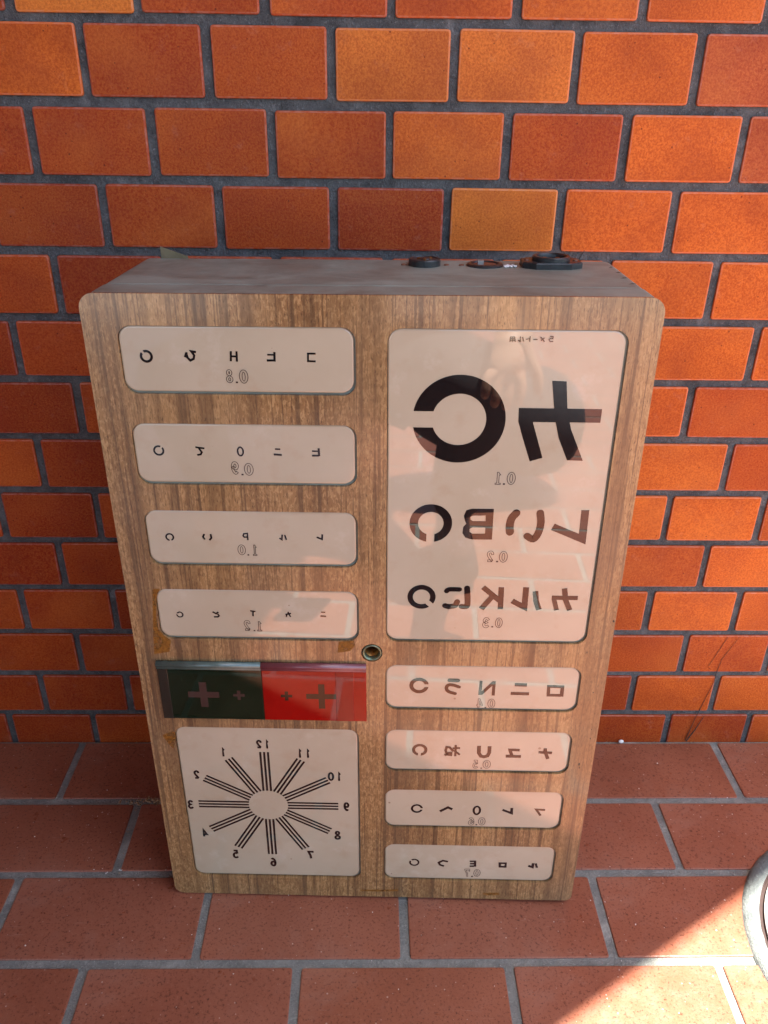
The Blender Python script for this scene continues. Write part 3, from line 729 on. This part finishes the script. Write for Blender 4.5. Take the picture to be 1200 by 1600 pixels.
OUTL = {'1': [[(.12, .78), (.45, 1), (.66, 1), (.66, .11), (.92, .11), (.92, 0), (.10, 0), (.10, .11), (.36, .11), (.36, .78)]],
        '4': [[(.56, 0), (.56, .22), (.02, .22), (.02, .38), (.52, 1), (.80, 1), (.80, .38), (.98, .38), (.98, .22), (.80, .22), (.80, 0)], [(.56, .38), (.24, .38), (.56, .78)]],
        '7': [[(.04, .70), (.04, 1), (.97, 1), (.97, .86), (.62, .42), (.56, 0), (.32, 0), (.40, .42), (.72, .84), (.20, .84), (.16, .70)]]}
def digit(pr, ch, c, w, h, hollow, t=None, line=0.55):
    """digit printed in mirror image inside a w x h box (mm)"""
    if ch == '.':
        if hollow: pr.ribbon([(c[0] - w / 2, c[1]), (c[0] + w / 2, c[1])], max(h * 0.8, 1.0))
        return
    t = t or min(w * 0.30, h * 0.22)
    iw, ih = w - t, h - t
    def mp(p): return (c[0] - (p[0] - .5) * iw, c[1] + (p[1] - .5) * ih)
    if ch == '0':
        if hollow:
            pr.ring(c, w / 2, h / 2, line, n=40); pr.ring(c, w / 2 - t, h / 2 - t * .8, line, n=40)
        else: pr.ring(c, w / 2, h / 2, t, n=36)
        return
    if ch == '8':
        for cy, rx, ry in ((.745, .40, .255), (.255, .48, .275)):
            cc = (c[0], c[1] + (cy - .5) * h)
            if hollow:
                pr.ring(cc, rx * w, ry * h, line, n=36); pr.ring(cc, rx * w - t, ry * h - t * .8, line, n=36)
            else: pr.ring(cc, rx * w, ry * h, t, n=36)
        return
    if hollow and ch in OUTL:
        for lp in OUTL[ch]:
            pr.ribbon([(c[0] - (x - .5) * (w - line), c[1] + (y - .5) * (h - line)) for x, y in lp], line, closed=True)
        return
    for st in DIG[ch]:
        if st[0] == '~': pts = smooth_path([mp(p) for p in st[1:]], 5)
        else: pts = [mp(p) for p in st]
        if hollow:
            L, R_ = offsets(pts, t)
            pr.ribbon(L + R_[::-1], line, closed=True)
        else: pr.ribbon(pts, t)

PLAB = {'big': 'large panel with a big broken ring and the largest characters'}
panel_obj = {}
for key, (a, b, c, d) in PR.items():
    g_ = 0.0007
    x0, x1, z0, z1 = a / 1000 + g_ - .0002, b / 1000 - g_ - .0010, c / 1000 + g_ + .0012, d / 1000 - g_ + .0002
    bm = bmesh.new()
    R0 = 0.0115 - g_
    def rr(i): return rrect(x0 + i, x1 - i, z0 + i, z1 - i, max(R0 - i, .004), 8)
    lofted(bm, [(rr(.0016), .0013), (rr(.0009), .00142), (rr(.0003), .00172), (rr(0), .0022), (rr(0), .0027), (rr(0), .0033)])
    me = bm_mesh('chart_panel', bm)
    for p in me.polygons: p.use_smooth = len(p.vertices) == 4
    panel_obj[key] = link('chart_panel', me, M['acrylic'], cab)

def do_mark(pr, mk):
    k = mk[0]
    if k == 's': pr.ribbon(mk[3], mk[1], cap=mk[2])
    elif k == 'c': pr.landolt(mk[1], mk[2], mk[3], mk[4], mk[5])
    elif k == 'p': pr.poly(mk[1], mk[2])
    elif k == 'o':
        pr.ring(mk[1], mk[2], mk[3], mk[4], n=40)
    elif k == 'n': digit(pr, mk[1], mk[2], mk[3], mk[4], True)

SMOOTH_CAP = 'r'
for key, pd in PANELS.items():
    po = panel_obj[key]
    for mk in pd['marks']:
        pr = Print()
        if mk[0] == 'ray':
            c, ri, ro = mk[1], mk[2], mk[3]
            for i in range(12):
                t = math.radians(30 * i)
                dv = Vector((math.cos(t), math.sin(t))); nv = Vector((-dv.y, dv.x))
                pr = Print()
                for k in (-1, 0, 1):
                    pr.ribbon([Vector(c) + nv * k * 4.1 + dv * (ri - abs(k) * .3), Vector(c) + nv * k * 4.1 + dv * ro], 2.3)
                    pr.z = 0
                pr.build('ray', M['ink'], po)
            continue
        if mk[0] == 'clock_number':
            s_ = mk[1]
            h = mk[3]
            w = h * 0.56
            for i, ch in enumerate(s_):
                cx = mk[2][0] - (i - (len(s_) - 1) / 2) * (w + h * 0.14)
                digit(pr, ch, (cx, mk[2][1]), w if ch != '1' else w * .72, h, False, t=h * 0.19)
            pr.build('number', M['ink'], po)
            continue
        for m_ in mk[1]:
            if m_[0] == 's' and len(m_[3]) > 2 and m_[2] == 'r':
                m_ = ('s', m_[1], m_[2], [tuple(p) for p in smooth_path(m_[3], 5)])
            do_mark(pr, m_)
        pr.build(mk[0], M['ink_thin'] if mk[0] == 'number' else M['ink'], po)

# --- red and green filter plate with its rolled rail
cn = [(-212.4, 338.6), (-5.2, 338.6), (-5.2, 266.7), (-213.0, 266.7)]
dvx = -109.1
def slab(bm, x0, x1, z0, z1, y0, y1, e=0.0006):
    lofted(bm, [([(x1 - e, z1 - e), (x0 + e, z1 - e), (x0 + e, z0 + e), (x1 - e, z0 + e)], y0),
                ([(x1, z1), (x0, z1), (x0, z0), (x1, z0)], y0 + e), ([(x1, z1), (x0, z1), (x0, z0), (x1, z0)], y1)])
mm = 0.001
def slab_part(name, mat, x0, x1, z0, z1, y0, y1, parent):
    bm = bmesh.new(); slab(bm, x0 * mm, x1 * mm, z0 * mm, z1 * mm, y0, y1)
    return link(name, bm_mesh(name, bm), mat, parent)
gp = slab_part('filter_plate', M['green'], -212.8, dvx - .05, 266.7, 333, -.0028, -.0004, cab)
gp['label'] = 'dark green half of the filter plate'
rp = slab_part('filter_plate', M['red'], dvx + .05, -5.2, 266.7, 333, -.0028, -.0004, cab)
rp['label'] = 'red half of the filter plate'
slab_part('edge_band', M['green_band'], -212.6, -202.4, 266.9, 331, -.0031, -.0026, gp)
slab_part('tape_strip', M['red_tape'], -36.0, -17.4, 266.9, 331.5, -.0031, -.0026, rp)
for (c, hw, hh, w) in TINT['plus']:
    par, mt = (gp, M['plus_g']) if c[0] < dvx else (rp, M['plus_r'])
    bm = bmesh.new()
    x, z, a = c[0] * mm, 298.4 * mm, w * mm / 2
    hw *= mm; hh = hw
    pts = [(x + a, z + hh), (x - a, z + hh), (x - a, z + a), (x - hw, z + a), (x - hw, z - a), (x - a, z - a), (x - a, z - hh), (x + a, z - hh), (x + a, z - a), (x + hw, z - a), (x + hw, z + a), (x + a, z + a)]
    vs = [bm.verts.new((px, -.00288, pz)) for px, pz in pts]
    f = bm.faces.new(vs); f.normal_update()
    if f.normal.y > 0: f.normal_flip()
    me = bpy.data.meshes.new('plus_sign'); bm.to_mesh(me); bm.free()
    link('plus_sign', me, mt, par)
def rail(name, mat, x0, x1, par):
    prof = [(-.0004, 0.0385), (-.0030, .0388), (-.0052, .0372), (-.0060, .0355), (-.0054, .0341), (-.0042, .0333), (-.0048, .0320), (-.0044, .0306), (-.0030, .0298), (-.0004, .0298)]
    bm = bmesh.new()
    A = [bm.verts.new((x0 * mm, y, z + .3)) for y, z in prof]; B = [bm.verts.new((x1 * mm, y, z + .3)) for y, z in prof]
    n = len(A)
    for i in range(n): bm.faces.new((A[i], A[(i + 1) % n], B[(i + 1) % n], B[i]))
    bm.faces.new(A); bm.faces.new(B[::-1])
    o = link(name, bm_mesh(name, bm, True), mat, par)
    return o
rail('rail', M['rail'], -212.6, dvx - .1, gp)
rail('rail', M['rail_red'], dvx + .1, -5.2, rp)

# --- brass socket in the front
def lathe(bm, prof, c, axis='y', n=40, close=False):
    rings = []
    for r, d in prof:
        rg = []
        for k in range(n):
            t = 2 * math.pi * k / n
            if axis == 'y': rg.append(bm.verts.new((c[0] + r * math.cos(t), c[1] + d, c[2] + r * math.sin(t))))
            else: rg.append(bm.verts.new((c[0] + r * math.cos(t), c[1] + r * math.sin(t), c[2] + d)))
        rings.append(rg)
    for a, b in zip(rings, rings[1:]):
        for i in range(n): bm.faces.new((a[i], a[(i + 1) % n], b[(i + 1) % n], b[i]))
    return rings
bm = bmesh.new()
lathe(bm, [(sr * .90, .0032), (sr * .90, .0002), (sr * .85, -.0008), (sr * .76, -.0005), (sr * .67, .0008), (sr * .64, .004)], (sx, 0, sz))
so = link('lamp_socket', bm_mesh('lamp_socket', bm, True), M['bronze'], cab)
bm = bmesh.new()
prof = []
for i in range(9):
    prof += [(sr * .64, .0040 + i * .0022), (sr * .56, .0051 + i * .0022)]
rg = lathe(bm, prof + [(sr * .5, .026), (.0004, .026)], (sx, 0, sz))
link('screw_thread', bm_mesh('screw_thread', bm, False), M['brass'], so)

# --- brown tape glue left on the front board
TAPES += [[(-14.3, 11.1), (7.9, 12.0), (30.1, 13.0), (30.1, 10.1), (7.9, 9.0), (-14.3, 9.2)], [(127.9, 10.0), (146.0, 11.1), (148.9, 7.6), (136.0, 6.3), (129.5, 7.2)]]
for i, pts in enumerate(TAPES):
    bm = bmesh.new()
    vs = [bm.verts.new((x * mm, -.00012, z * mm)) for x, z in pts]
    f = bm.faces.new(vs); f.normal_update()
    if f.normal.y > 0: f.normal_flip()
    bmesh.ops.triangulate(bm, faces=bm.faces[:])
    me = bpy.data.meshes.new('tape_residue'); bm.to_mesh(me); bm.free()
    link('tape_residue', me, M['tape'], cab)

# --- connectors on the top
ZT = H - .0010
YC = 0.141
def top_part(name, prof, x, y, mat, par, n=36, smooth=False):
    bm = bmesh.new()
    rg = lathe(bm, prof, (x, y, ZT), 'z', n)
    bm.faces.new(rg[-1])
    return link(name, bm_mesh(name, bm, smooth), mat, par)
cap = top_part('round_connector', [(.0150, .0), (.0150, .0050), (.0142, .0062), (.0120, .0066), (.0116, .0058), (.0060, .0058), (.0055, .0066)], .0459, YC, M['black_plastic'], cab)
for dx, dy in ((-.0055, 0), (.0055, .003), (0, -.006)):
    top_part('pin', [(.0016, .0058), (.0016, .0068), (.0010, .0070)], .0459 + dx, YC + dy, M['brass'], cap, 12)
sk = top_part('open_socket', [(.0172, .0), (.0172, .0012), (.0160, .0022), (.0130, .0026), (.0120, .0010), (.0116, .0008)], .1025, YC, M['black_plastic'], cab)
top_part('contact_plate', [(.0112, .0009), (.0108, .0014), (.0030, .0014)], .1025, YC, M['rust'], sk, 24)
bm = bmesh.new(); add_box(bm, .0955, .1010, YC - .004, YC + .003, ZT + .0014, ZT + .0052)
link('contact_clip', bm_mesh('contact_clip', bm), M['steel'], sk)
bm = bmesh.new()
op = [(.0275, .0105), (.0160, .0190), (-.0160, .0190), (-.0275, .0105), (-.0275, -.0105), (-.0160, -.0190), (.0160, -.0190), (.0275, -.0105)]
lv = [[bm.verts.new((.1636 + x * s, YC - .001 + y * s, ZT + z)) for x, y in op] for s, z in ((1, 0), (1, .0046), (.965, .0056))]
for a, b in zip(lv, lv[1:]):
    for i in range(8): bm.faces.new((a[i], a[(i + 1) % 8], b[(i + 1) % 8], b[i]))
bm.faces.new(lv[-1])
fl = link('flange_socket', bm_mesh('flange_socket', bm), M['black_plastic'], cab)
bm = bmesh.new()
lathe(bm, [(.0175, .0054), (.0175, .0088), (.0166, .0098), (.0142, .0098), (.0134, .0086), (.0130, .0060), (.0003, .0060)], (.1636, YC - .001, ZT), 'z', 36)
ri = link('collar_ring', bm_mesh('collar_ring', bm), M['black_plastic'], fl)
for dx in (-.0055, .0055):
    top_part('contact', [(.0022, .0062), (.0022, .0080), (.0012, .0082)], .1636 + dx, YC - .001, M['brass'], ri, 12)
for x in (.0265, .0665, .0805, .1245, .1395, .1875):
    sc_ = top_part('screw', [(.0026, .0), (.0024, .0010), (.0012, .0014)], x, YC - .001 if x < .13 else YC - .001, M['rust'], cab, 14) if x not in (.1395, .1875) else None
for x in (-.0225, .0225):
    top_part('flange_screw', [(.0026, .0056), (.0024, .0064), (.0010, .0066)], .1636 + x, YC - .001, M['rust'], fl, 14)
# dark paint chips along the right top edge
for i in range(5):
    x = W / 2 - .0185 + i * .0008 + (i % 2) * .001; y = .030 + i * .026
    l_ = .0055 + (i * 7 % 4) * .0010
    bm = bmesh.new()
    vs = [bm.verts.new(p) for p in ((x, y, ZT + .0002), (x + l_ * .6, y + .0012, ZT + .0002), (x + l_, y + .0040, ZT + .0002), (x + l_ * .5, y + .0042, ZT + .0002))]
    f = bm.faces.new(vs); f.normal_update()
    if f.normal.z < 0: f.normal_flip()
    me = bpy.data.meshes.new('paint_chip'); bm.to_mesh(me); bm.free()
    link('paint_chip', me, M['dark'], cab)
# small dark nicks near the right edge of the front board
for (x, z, s_) in ((229.6, 392.5, 1.9), (220.9, 307.0, 1.5), (224.7, 259.0, 1.2), (225.1, 247.3, 1.6), (217.5, 212.5, 2.2), (218.6, 207.0, 1.3), (215.9, 424.1, 0.9), (209.0, 356.0, 1.1)):
    bm = bmesh.new()
    rn = random.Random(int(x * 10))
    vs = [bm.verts.new(((x + s_ * rn.uniform(.25, .6) * math.cos(a)) * mm, -.00012, (z + s_ * rn.uniform(.4, 1.2) * math.sin(a)) * mm)) for a in [k * math.pi / 4 for k in range(8)]]
    f = bm.faces.new(vs); f.normal_update()
    if f.normal.y > 0: f.normal_flip()
    me = bpy.data.meshes.new('nick'); bm.to_mesh(me); bm.free()
    link('nick', me, M['dark'], cab)

# ------------------------------------------------------------------ loose things
def to_world(p): return CABM @ Vector(p)
CABM = Matrix.Translation(cab.location) @ cab.rotation_euler.to_matrix().to_4x4()

# folded card sticking up behind the cabinet
bm = bmesh.new()
P_ = [(-.2110, .1700, H - .05), (-.1840, .1700, H - .05), (-.1840, .1700, H + .0005), (-.2100, .1700, H + .0095)]
A = [bm.verts.new(p) for p in P_]; B = [bm.verts.new((x, y + .0012, z)) for x, y, z in P_]
for i in range(4): bm.faces.new((A[i], A[(i + 1) % 4], B[(i + 1) % 4], B[i]))
bm.faces.new(A); bm.faces.new(B[::-1])
bm.transform(CABM)
o = link('card_scrap', bm_mesh('card_scrap', bm), M['card'])
tag(o, 'small olive card corner sticking up behind the left top edge of the cabinet', 'card')

def tube(bm, pts, r, n=6):
    prev = None
    for i, p in enumerate(pts):
        p = Vector(p)
        d = (Vector(pts[min(i + 1, len(pts) - 1)]) - Vector(pts[max(i - 1, 0)])).normalized()
        u = d.cross(Vector((0, 1, 0.01))).normalized(); v = d.cross(u)
        rr = r[i] if isinstance(r, (list, tuple)) else r
        rg = [bm.verts.new(p + (u * math.cos(2 * math.pi * k / n) + v * math.sin(2 * math.pi * k / n)) * rr) for k in range(n)]
        if prev:
            for k in range(n): bm.faces.new((prev[k], prev[(k + 1) % n], rg[(k + 1) % n], rg[k]))
        else: bm.faces.new(rg)
        prev = rg
    bm.faces.new(prev[::-1])
# dark hair-thin strands on the wall at the right
bm = bmesh.new(); tube(bm, [(.5024, -.0016, .0036), (.5090, -.0012, .0428), (.5147, -.0010, .0702), (.5230, -.0010, .1109), (.5229, -.0012, .1245), (.5256, -.0010, .1502), (.5422, -.0010, .1883)], [.0006, .00045, .0004, .0003, .00045, .0003, .0002])
o = link('dry_strand', bm_mesh('dry_strand', bm), M['strand'])
tag(o, 'long hair-thin dark strand running up the wall tiles right of the cabinet', 'strand')
bm = bmesh.new(); tube(bm, [(.5030, -.0034, .0030), (.5120, -.0030, .0240), (.5215, -.0016, .0500)], [.0010, .0008, .0003])
o = link('dry_strand', bm_mesh('dry_strand', bm), M['strand'])
tag(o, 'short thicker dark strand at the foot of the wall right of the cabinet', 'strand')
bm = bmesh.new(); tube(bm, [(.5100, -.0008, .1390), (.5180, -.0008, .1630), (.5264, -.0008, .1882)], [.00025, .00035, .00025])
o = link('dry_strand', bm_mesh('dry_strand', bm), M['strand'])
tag(o, 'faint short strand high on one tile, left of the long strand', 'strand')
# white bead against the skirting joint
bm = bmesh.new(); bmesh.ops.create_icosphere(bm, subdivisions=2, radius=.0030)
for v in bm.verts: v.co = Vector((v.co.x * 1.35, v.co.y * .9, v.co.z * .9)) + Vector((.4075, -.0035, .0027))
o = link('white_bead', bm_mesh('white_bead', bm, True), M['white'])
tag(o, 'tiny white bead lying at the foot of the wall right of the cabinet', 'bead')
# crumbs on the floor joint left of the cabinet
bm = bmesh.new()
rc = random.Random(5)
def crumbs(n, fx, fy, fs):
    for _ in range(n):
        c = Vector((fx(), fy(), 0)); s = fs()
        m = Matrix.Translation(c + Vector((0, 0, s * .4 - .0006))) @ Matrix.Rotation(rc.uniform(0, 6), 4, 'Z') @ Matrix.Diagonal((s, s * rc.uniform(.4, 1), s * .6, 1))
        bmesh.ops.create_icosphere(bm, subdivisions=1, radius=1.0, matrix=m)
crumbs(150, lambda: min(max(rc.gauss(-.236, .026), -.29), -.19), lambda: rc.gauss(-.1105, .0028), lambda: rc.uniform(.0008, .0023))
crumbs(50, lambda: rc.gauss(-.236, .03), lambda: rc.gauss(-.107, .006), lambda: rc.uniform(.0004, .0009))
crumbs(90, lambda: rc.uniform(-.46, -.10), lambda: -abs(rc.gauss(0, .004)) - .0015, lambda: rc.uniform(.0004, .0011))
crumbs(70, lambda: rc.uniform(.30, .60), lambda: -abs(rc.gauss(0, .004)) - .0015, lambda: rc.uniform(.0004, .0011))
crumbs(18, lambda: rc.gauss(-.265, .004), lambda: rc.uniform(-.225, -.12), lambda: rc.uniform(.0005, .0010))
o = link('crumbs', bm_mesh('crumbs', bm), M['crumb'])
tag(o, 'brown crumbs along the floor joint left of the cabinet and the foot of the wall', 'crumbs', kind='stuff')
bm = bmesh.new()
crumbs(70, lambda: rc.uniform(-.45, .6), lambda: rc.uniform(-.45, -.02), lambda: rc.uniform(.0004, .0011))
crumbs(6, lambda: rc.uniform(-.30, -.25), lambda: rc.gauss(-.219, .002), lambda: rc.uniform(.0008, .0014))
o = link('grit', bm_mesh('grit', bm), M['white'])
tag(o, 'pale grit specks scattered over the floor tiles', 'grit', kind='stuff')
# white flake and twig on top of the cabinet
bm = bmesh.new()
for k in range(5):
    m = CABM @ Matrix.Translation((.1215 + k * .002, YC - .010 + (k % 2) * .004, ZT + .0012)) @ Matrix.Rotation(k * .9, 4, 'Z') @ Matrix.Rotation(.3, 4, 'X') @ Matrix.Diagonal((.0034 - k * .0004, .0020, .0011, 1))
    bmesh.ops.create_icosphere(bm, subdivisions=1, radius=1.0, matrix=m)
o = link('paper_flake', bm_mesh('paper_flake', bm), M['white'])
tag(o, 'crumpled white flake lying on the grey cabinet top between two sockets', 'flake')
bm = bmesh.new(); tube(bm, [tuple(to_world((.1905, .150, ZT + .0004))), tuple(to_world((.1925, .151, ZT + .006))), tuple(to_world((.1965, .153, ZT + .0125)))], [.0006, .0005, .0003])
o = link('twig', bm_mesh('twig', bm), M['strand'])
tag(o, 'tiny dark twig standing on the cabinet top beside the flanged socket', 'twig')

# ------------------------------------------------------------------ round floor cover at the right edge
cov = empty('floor_cover', (.6335, -.335, 0))
tag(cov, 'round metal floor cover in a rough mortar ring at the right edge of the floor', 'floor cover')
bm = bmesh.new()
rg = lathe(bm, [(.1465, -.002), (.1465, .0052), (.1450, .0062), (.1300, .0062), (.1285, .0050), (.0300, .0050), (.0290, .0062), (.0003, .0062)], (0, 0, 0), 'z', 96)
link('lid', bm_mesh('lid', bm), M['lid'], cov)
bm = bmesh.new()
lathe(bm, [(.1466, .0010), (.1502, .0010), (.1504, .0044), (.1518, .0046)], (0, 0, 0), 'z', 96)
link('rusty_rim', bm_mesh('rusty_rim', bm), M['rust_dark'], cov)
bm = bmesh.new()
rr_ = random.Random(2)
N_ = 120
wob = [1 + .006 * math.sin(3 * k * 2 * math.pi / N_ + 1) + rr_.uniform(-.0025, .0025) for k in range(N_)]
rings = []
for r, z in ((.1700, -.003), (.1688, .0016), (.1655, .0042), (.1600, .0056), (.1545, .0060), (.1517, .0046)):
    rings.append([bm.verts.new((r * (wob[k] if r > .153 else 1) * math.cos(2 * math.pi * k / N_), r * (wob[k] if r > .153 else 1) * math.sin(2 * math.pi * k / N_), z + (rr_.uniform(-.0006, .0006) if .001 < z else 0))) for k in range(N_)])
for a, b in zip(rings, rings[1:]):
    for i in range(N_): bm.faces.new((a[i], a[(i + 1) % N_], b[(i + 1) % N_], b[i]))
link('mortar_collar', bm_mesh('mortar_collar', bm, True), M['collar'], cov)

# ------------------------------------------------------------------ the person with the phone, crouching in the sun behind the camera (seen only as a reflection)
def skinned(name, chains, radii, mat, parent=None, sub=2, root=None):
    """chains: lists of joint names; radii: {joint: (position, radius)}; one smooth tapered surface"""
    names, idx = [], {}
    edges = set()
    for ch in chains:
        for n_ in ch:
            if n_ not in idx: idx[n_] = len(names); names.append(n_)
        for a, c in zip(ch, ch[1:]): edges.add((idx[a], idx[c]))
    me = bpy.data.meshes.new(name + '_rig')
    me.from_pydata([radii[n_][0] for n_ in names], list(edges), [])
    ob = bpy.data.objects.new(name + '_rig', me)
    col.objects.link(ob)
    sk = ob.modifiers.new('skin', 'SKIN')
    sk.use_smooth_shade = True
    for i, n_ in enumerate(names):
        d = me.skin_vertices[0].data[i]
        r_ = radii[n_][1]
        d.radius = (r_, r_) if not isinstance(r_, tuple) else r_
        d.use_root = n_ == (root or names[0])
    ss = ob.modifiers.new('sub', 'SUBSURF'); ss.levels = sub; ss.render_levels = sub
    dg = bpy.context.evaluated_depsgraph_get()
    dg.update()
    me2 = bpy.data.meshes.new_from_object(ob.evaluated_get(dg))
    me2.name = name
    bpy.data.objects.remove(ob)
    for p in me2.polygons: p.use_smooth = True
    me2.materials.clear()
    return link(name, me2, mat, parent)

J = {'pelvis': ((-0.130, -1.360, .26), .140), 'belly': ((-0.140, -1.340, .50), .115), 'chest': ((-0.130, -1.220, .69), .125), 'nape': ((-0.120, -1.170, .84), .060),
     'neck': ((-0.115, -1.140, .90), .050), 'jaw': ((-0.110, -1.095, .965), .062), 'skull': ((-0.110, -1.120, 1.045), .088), 'crown': ((-0.110, -1.130, 1.105), .062),
     'sho_r': ((0.045, -1.210, .79), .055), 'elb_r': ((.265, -1.07, .62), .041), 'fore_r': ((.245, -.96, .575), .040), 'wri_r': ((.215, -.855, .525), .026),
     'sho_l': ((-0.305, -1.210, .79), .055), 'elb_l': ((-0.285, -1.060, .67), .041), 'fore_l': ((-0.160, -0.990, .71), .039), 'wri_l': ((-0.015, -0.945, .755), .026),
     'hip_r': ((-0.045, -1.340, .34), .095), 'kne_r': ((.195, -.955, .435), .062), 'cal_r': ((.175, -1.05, .26), .056), 'ank_r': ((.150, -1.12, .085), .038), 'toe_r': ((.165, -.955, .030), .032),
     'hip_l': ((-0.235, -1.340, .34), .095), 'kne_l': ((-0.400, -1.020, .405), .062), 'cal_l': ((-0.380, -1.120, .25), .056), 'ank_l': ((-0.350, -1.190, .085), .038), 'toe_l': ((-0.375, -1.030, .030), .032)}
def fingers(side, wrist, d, across, up, spread=1.0, curl=0.5):
    """palm, four bent fingers of different length and a thumb; d = towards the finger tips"""
    d = Vector(d).normalized(); across = Vector(across).normalized(); up = Vector(up).normalized()
    w = Vector(wrist)
    J['palm_' + side] = (tuple(w + d * .045), (.030, .018))
    ch = [['wri_' + side, 'palm_' + side]]
    for i, (ln, off) in enumerate(((.058, -.027), (.066, -.009), (.062, .009), (.048, .026))):
        k = w + d * (.082 - abs(off) * .25) + across * off
        a = k + d * ln * .42 - up * ln * .16 * curl
        t = k + d * ln * (.80 - .45 * curl) - up * ln * .58 * curl
        for nm, p, r_ in (('k', k, .0095), ('m', a, .0085), ('t', t, .0068)): J[f'{nm}{i}_{side}'] = (tuple(p), r_)
        ch.append(['palm_' + side, f'k{i}_{side}', f'm{i}_{side}', f't{i}_{side}'])
    b0 = w + d * .030 - across * .030
    J['th0_' + side] = (tuple(b0), .012); J['th1_' + side] = (tuple(b0 + d * .030 - across * .022 - up * .008), .0100); J['th2_' + side] = (tuple(b0 + d * .055 - across * .026 - up * .022), .0078)
    ch.append(['wri_' + side, 'th0_' + side, 'th1_' + side, 'th2_' + side])
    return ch
person = empty('person', (-.04, -1.2, 0))
tag(person, 'person in dark clothes crouching behind the viewpoint with one hand on a knee', 'person')
IM = Matrix.Translation((.04, 1.2, 0))
chains = [['pelvis', 'belly', 'chest', 'nape', 'neck', 'jaw', 'skull', 'crown'], ['chest', 'sho_r', 'elb_r', 'fore_r', 'wri_r'], ['chest', 'sho_l', 'elb_l', 'fore_l', 'wri_l'],
          ['pelvis', 'hip_r', 'kne_r', 'cal_r', 'ank_r', 'toe_r'], ['pelvis', 'hip_l', 'kne_l', 'cal_l', 'ank_l', 'toe_l']]
chains += fingers('r', J['wri_r'][0], (-.12, .62, -.80), (-1, .05, .1), (0, .78, .62), curl=.85)
chains += fingers('l', J['wri_l'][0], (.55, .02, .80), (.25, .95, -.1), (.80, -.1, -.55), curl=.8)
def moved(): return {k: (tuple(IM @ Vector(p)), r_) for k, (p, r_) in J.items()}
body_o = skinned('body', chains, moved(), M['skin'], person, 2, 'pelvis')
def fat(add, only): return {k: (p, (r_[0] + add, r_[1] + add) if isinstance(r_, tuple) else r_ + add) for k, (p, r_) in moved().items() if k in only}
T = fat(.014, ('pelvis', 'hip_r', 'kne_r', 'cal_r', 'ank_r', 'hip_l', 'kne_l', 'cal_l', 'ank_l', 'belly'))
skinned('trousers', [['pelvis', 'hip_r', 'kne_r', 'cal_r', 'ank_r'], ['pelvis', 'hip_l', 'kne_l', 'cal_l', 'ank_l']], T, M['trousers'], person, 2, 'pelvis')
S_ = fat(.020, ('pelvis', 'belly', 'chest', 'nape', 'sho_r', 'sho_l', 'elb_r', 'elb_l'))
for s_ in 'rl':
    a, c = Vector(S_['sho_' + s_][0]), Vector(S_['elb_' + s_][0])
    S_['slv_' + s_] = (tuple(a.lerp(c, .75)), .060)
skinned('shirt', [['pelvis', 'belly', 'chest', 'nape'], ['chest', 'sho_r', 'slv_r'], ['chest', 'sho_l', 'slv_l']], S_, M['shirt'], person, 2, 'pelvis')
ct = {'p': (tuple(IM @ Vector((.02, -1.40, .30))), .12), 'q': (tuple(IM @ Vector((.20, -1.44, .22))), .14), 'r': (tuple(IM @ Vector((.36, -1.47, .165))), .155), 's': (tuple(IM @ Vector((.44, -1.52, .15))), .12)}
skinned('coat', [['p', 'q', 'r', 's']], ct, M['shirt'], person, 2, 'p')  # dark mass added to block sunlit floor from the large panel's reflection
for s_ in 'rl':
    a, t = Vector(moved()['ank_' + s_][0]), Vector(moved()['toe_' + s_][0])
    dv = (t - a).normalized(); dv.z = 0
    skinned('shoe', [['h', 'm', 't']], {'h': ((a.x, a.y - .02, .042), (.044, .040)), 'm': ((a.x + dv.x * .09, a.y + dv.y * .09, .040), (.047, .036)), 't': ((t.x + dv.x * .02, t.y + dv.y * .02, .034), (.042, .030))}, M['hair'], person, 2, 'h')
hd = {'a': (tuple(IM @ Vector((-.11, -1.14, 1.07))), .098), 'b': (tuple(IM @ Vector((-.11, -1.175, 1.00))), .080), 'c': (tuple(IM @ Vector((-.11, -1.13, 1.115))), .074)}
skinned('hair', [['c', 'a', 'b']], hd, M['hair'], person, 2, 'a')
# phone held just behind the lens
bm = bmesh.new()
lofted(bm, [(rrect(-.036, .036, -.074, .074, .010), -.004), (rrect(-.036, .036, -.074, .074, .010), .004)])
ph = link('phone', bm_mesh('phone', bm), M['black_plastic'])
ph.matrix_world = cam.matrix_basis @ Matrix.Translation((.012, -.045, .020)) @ Matrix.Rotation(math.radians(90), 4, 'X')
tag(ph, 'thin black phone held up in the hand of the crouching person', 'phone')
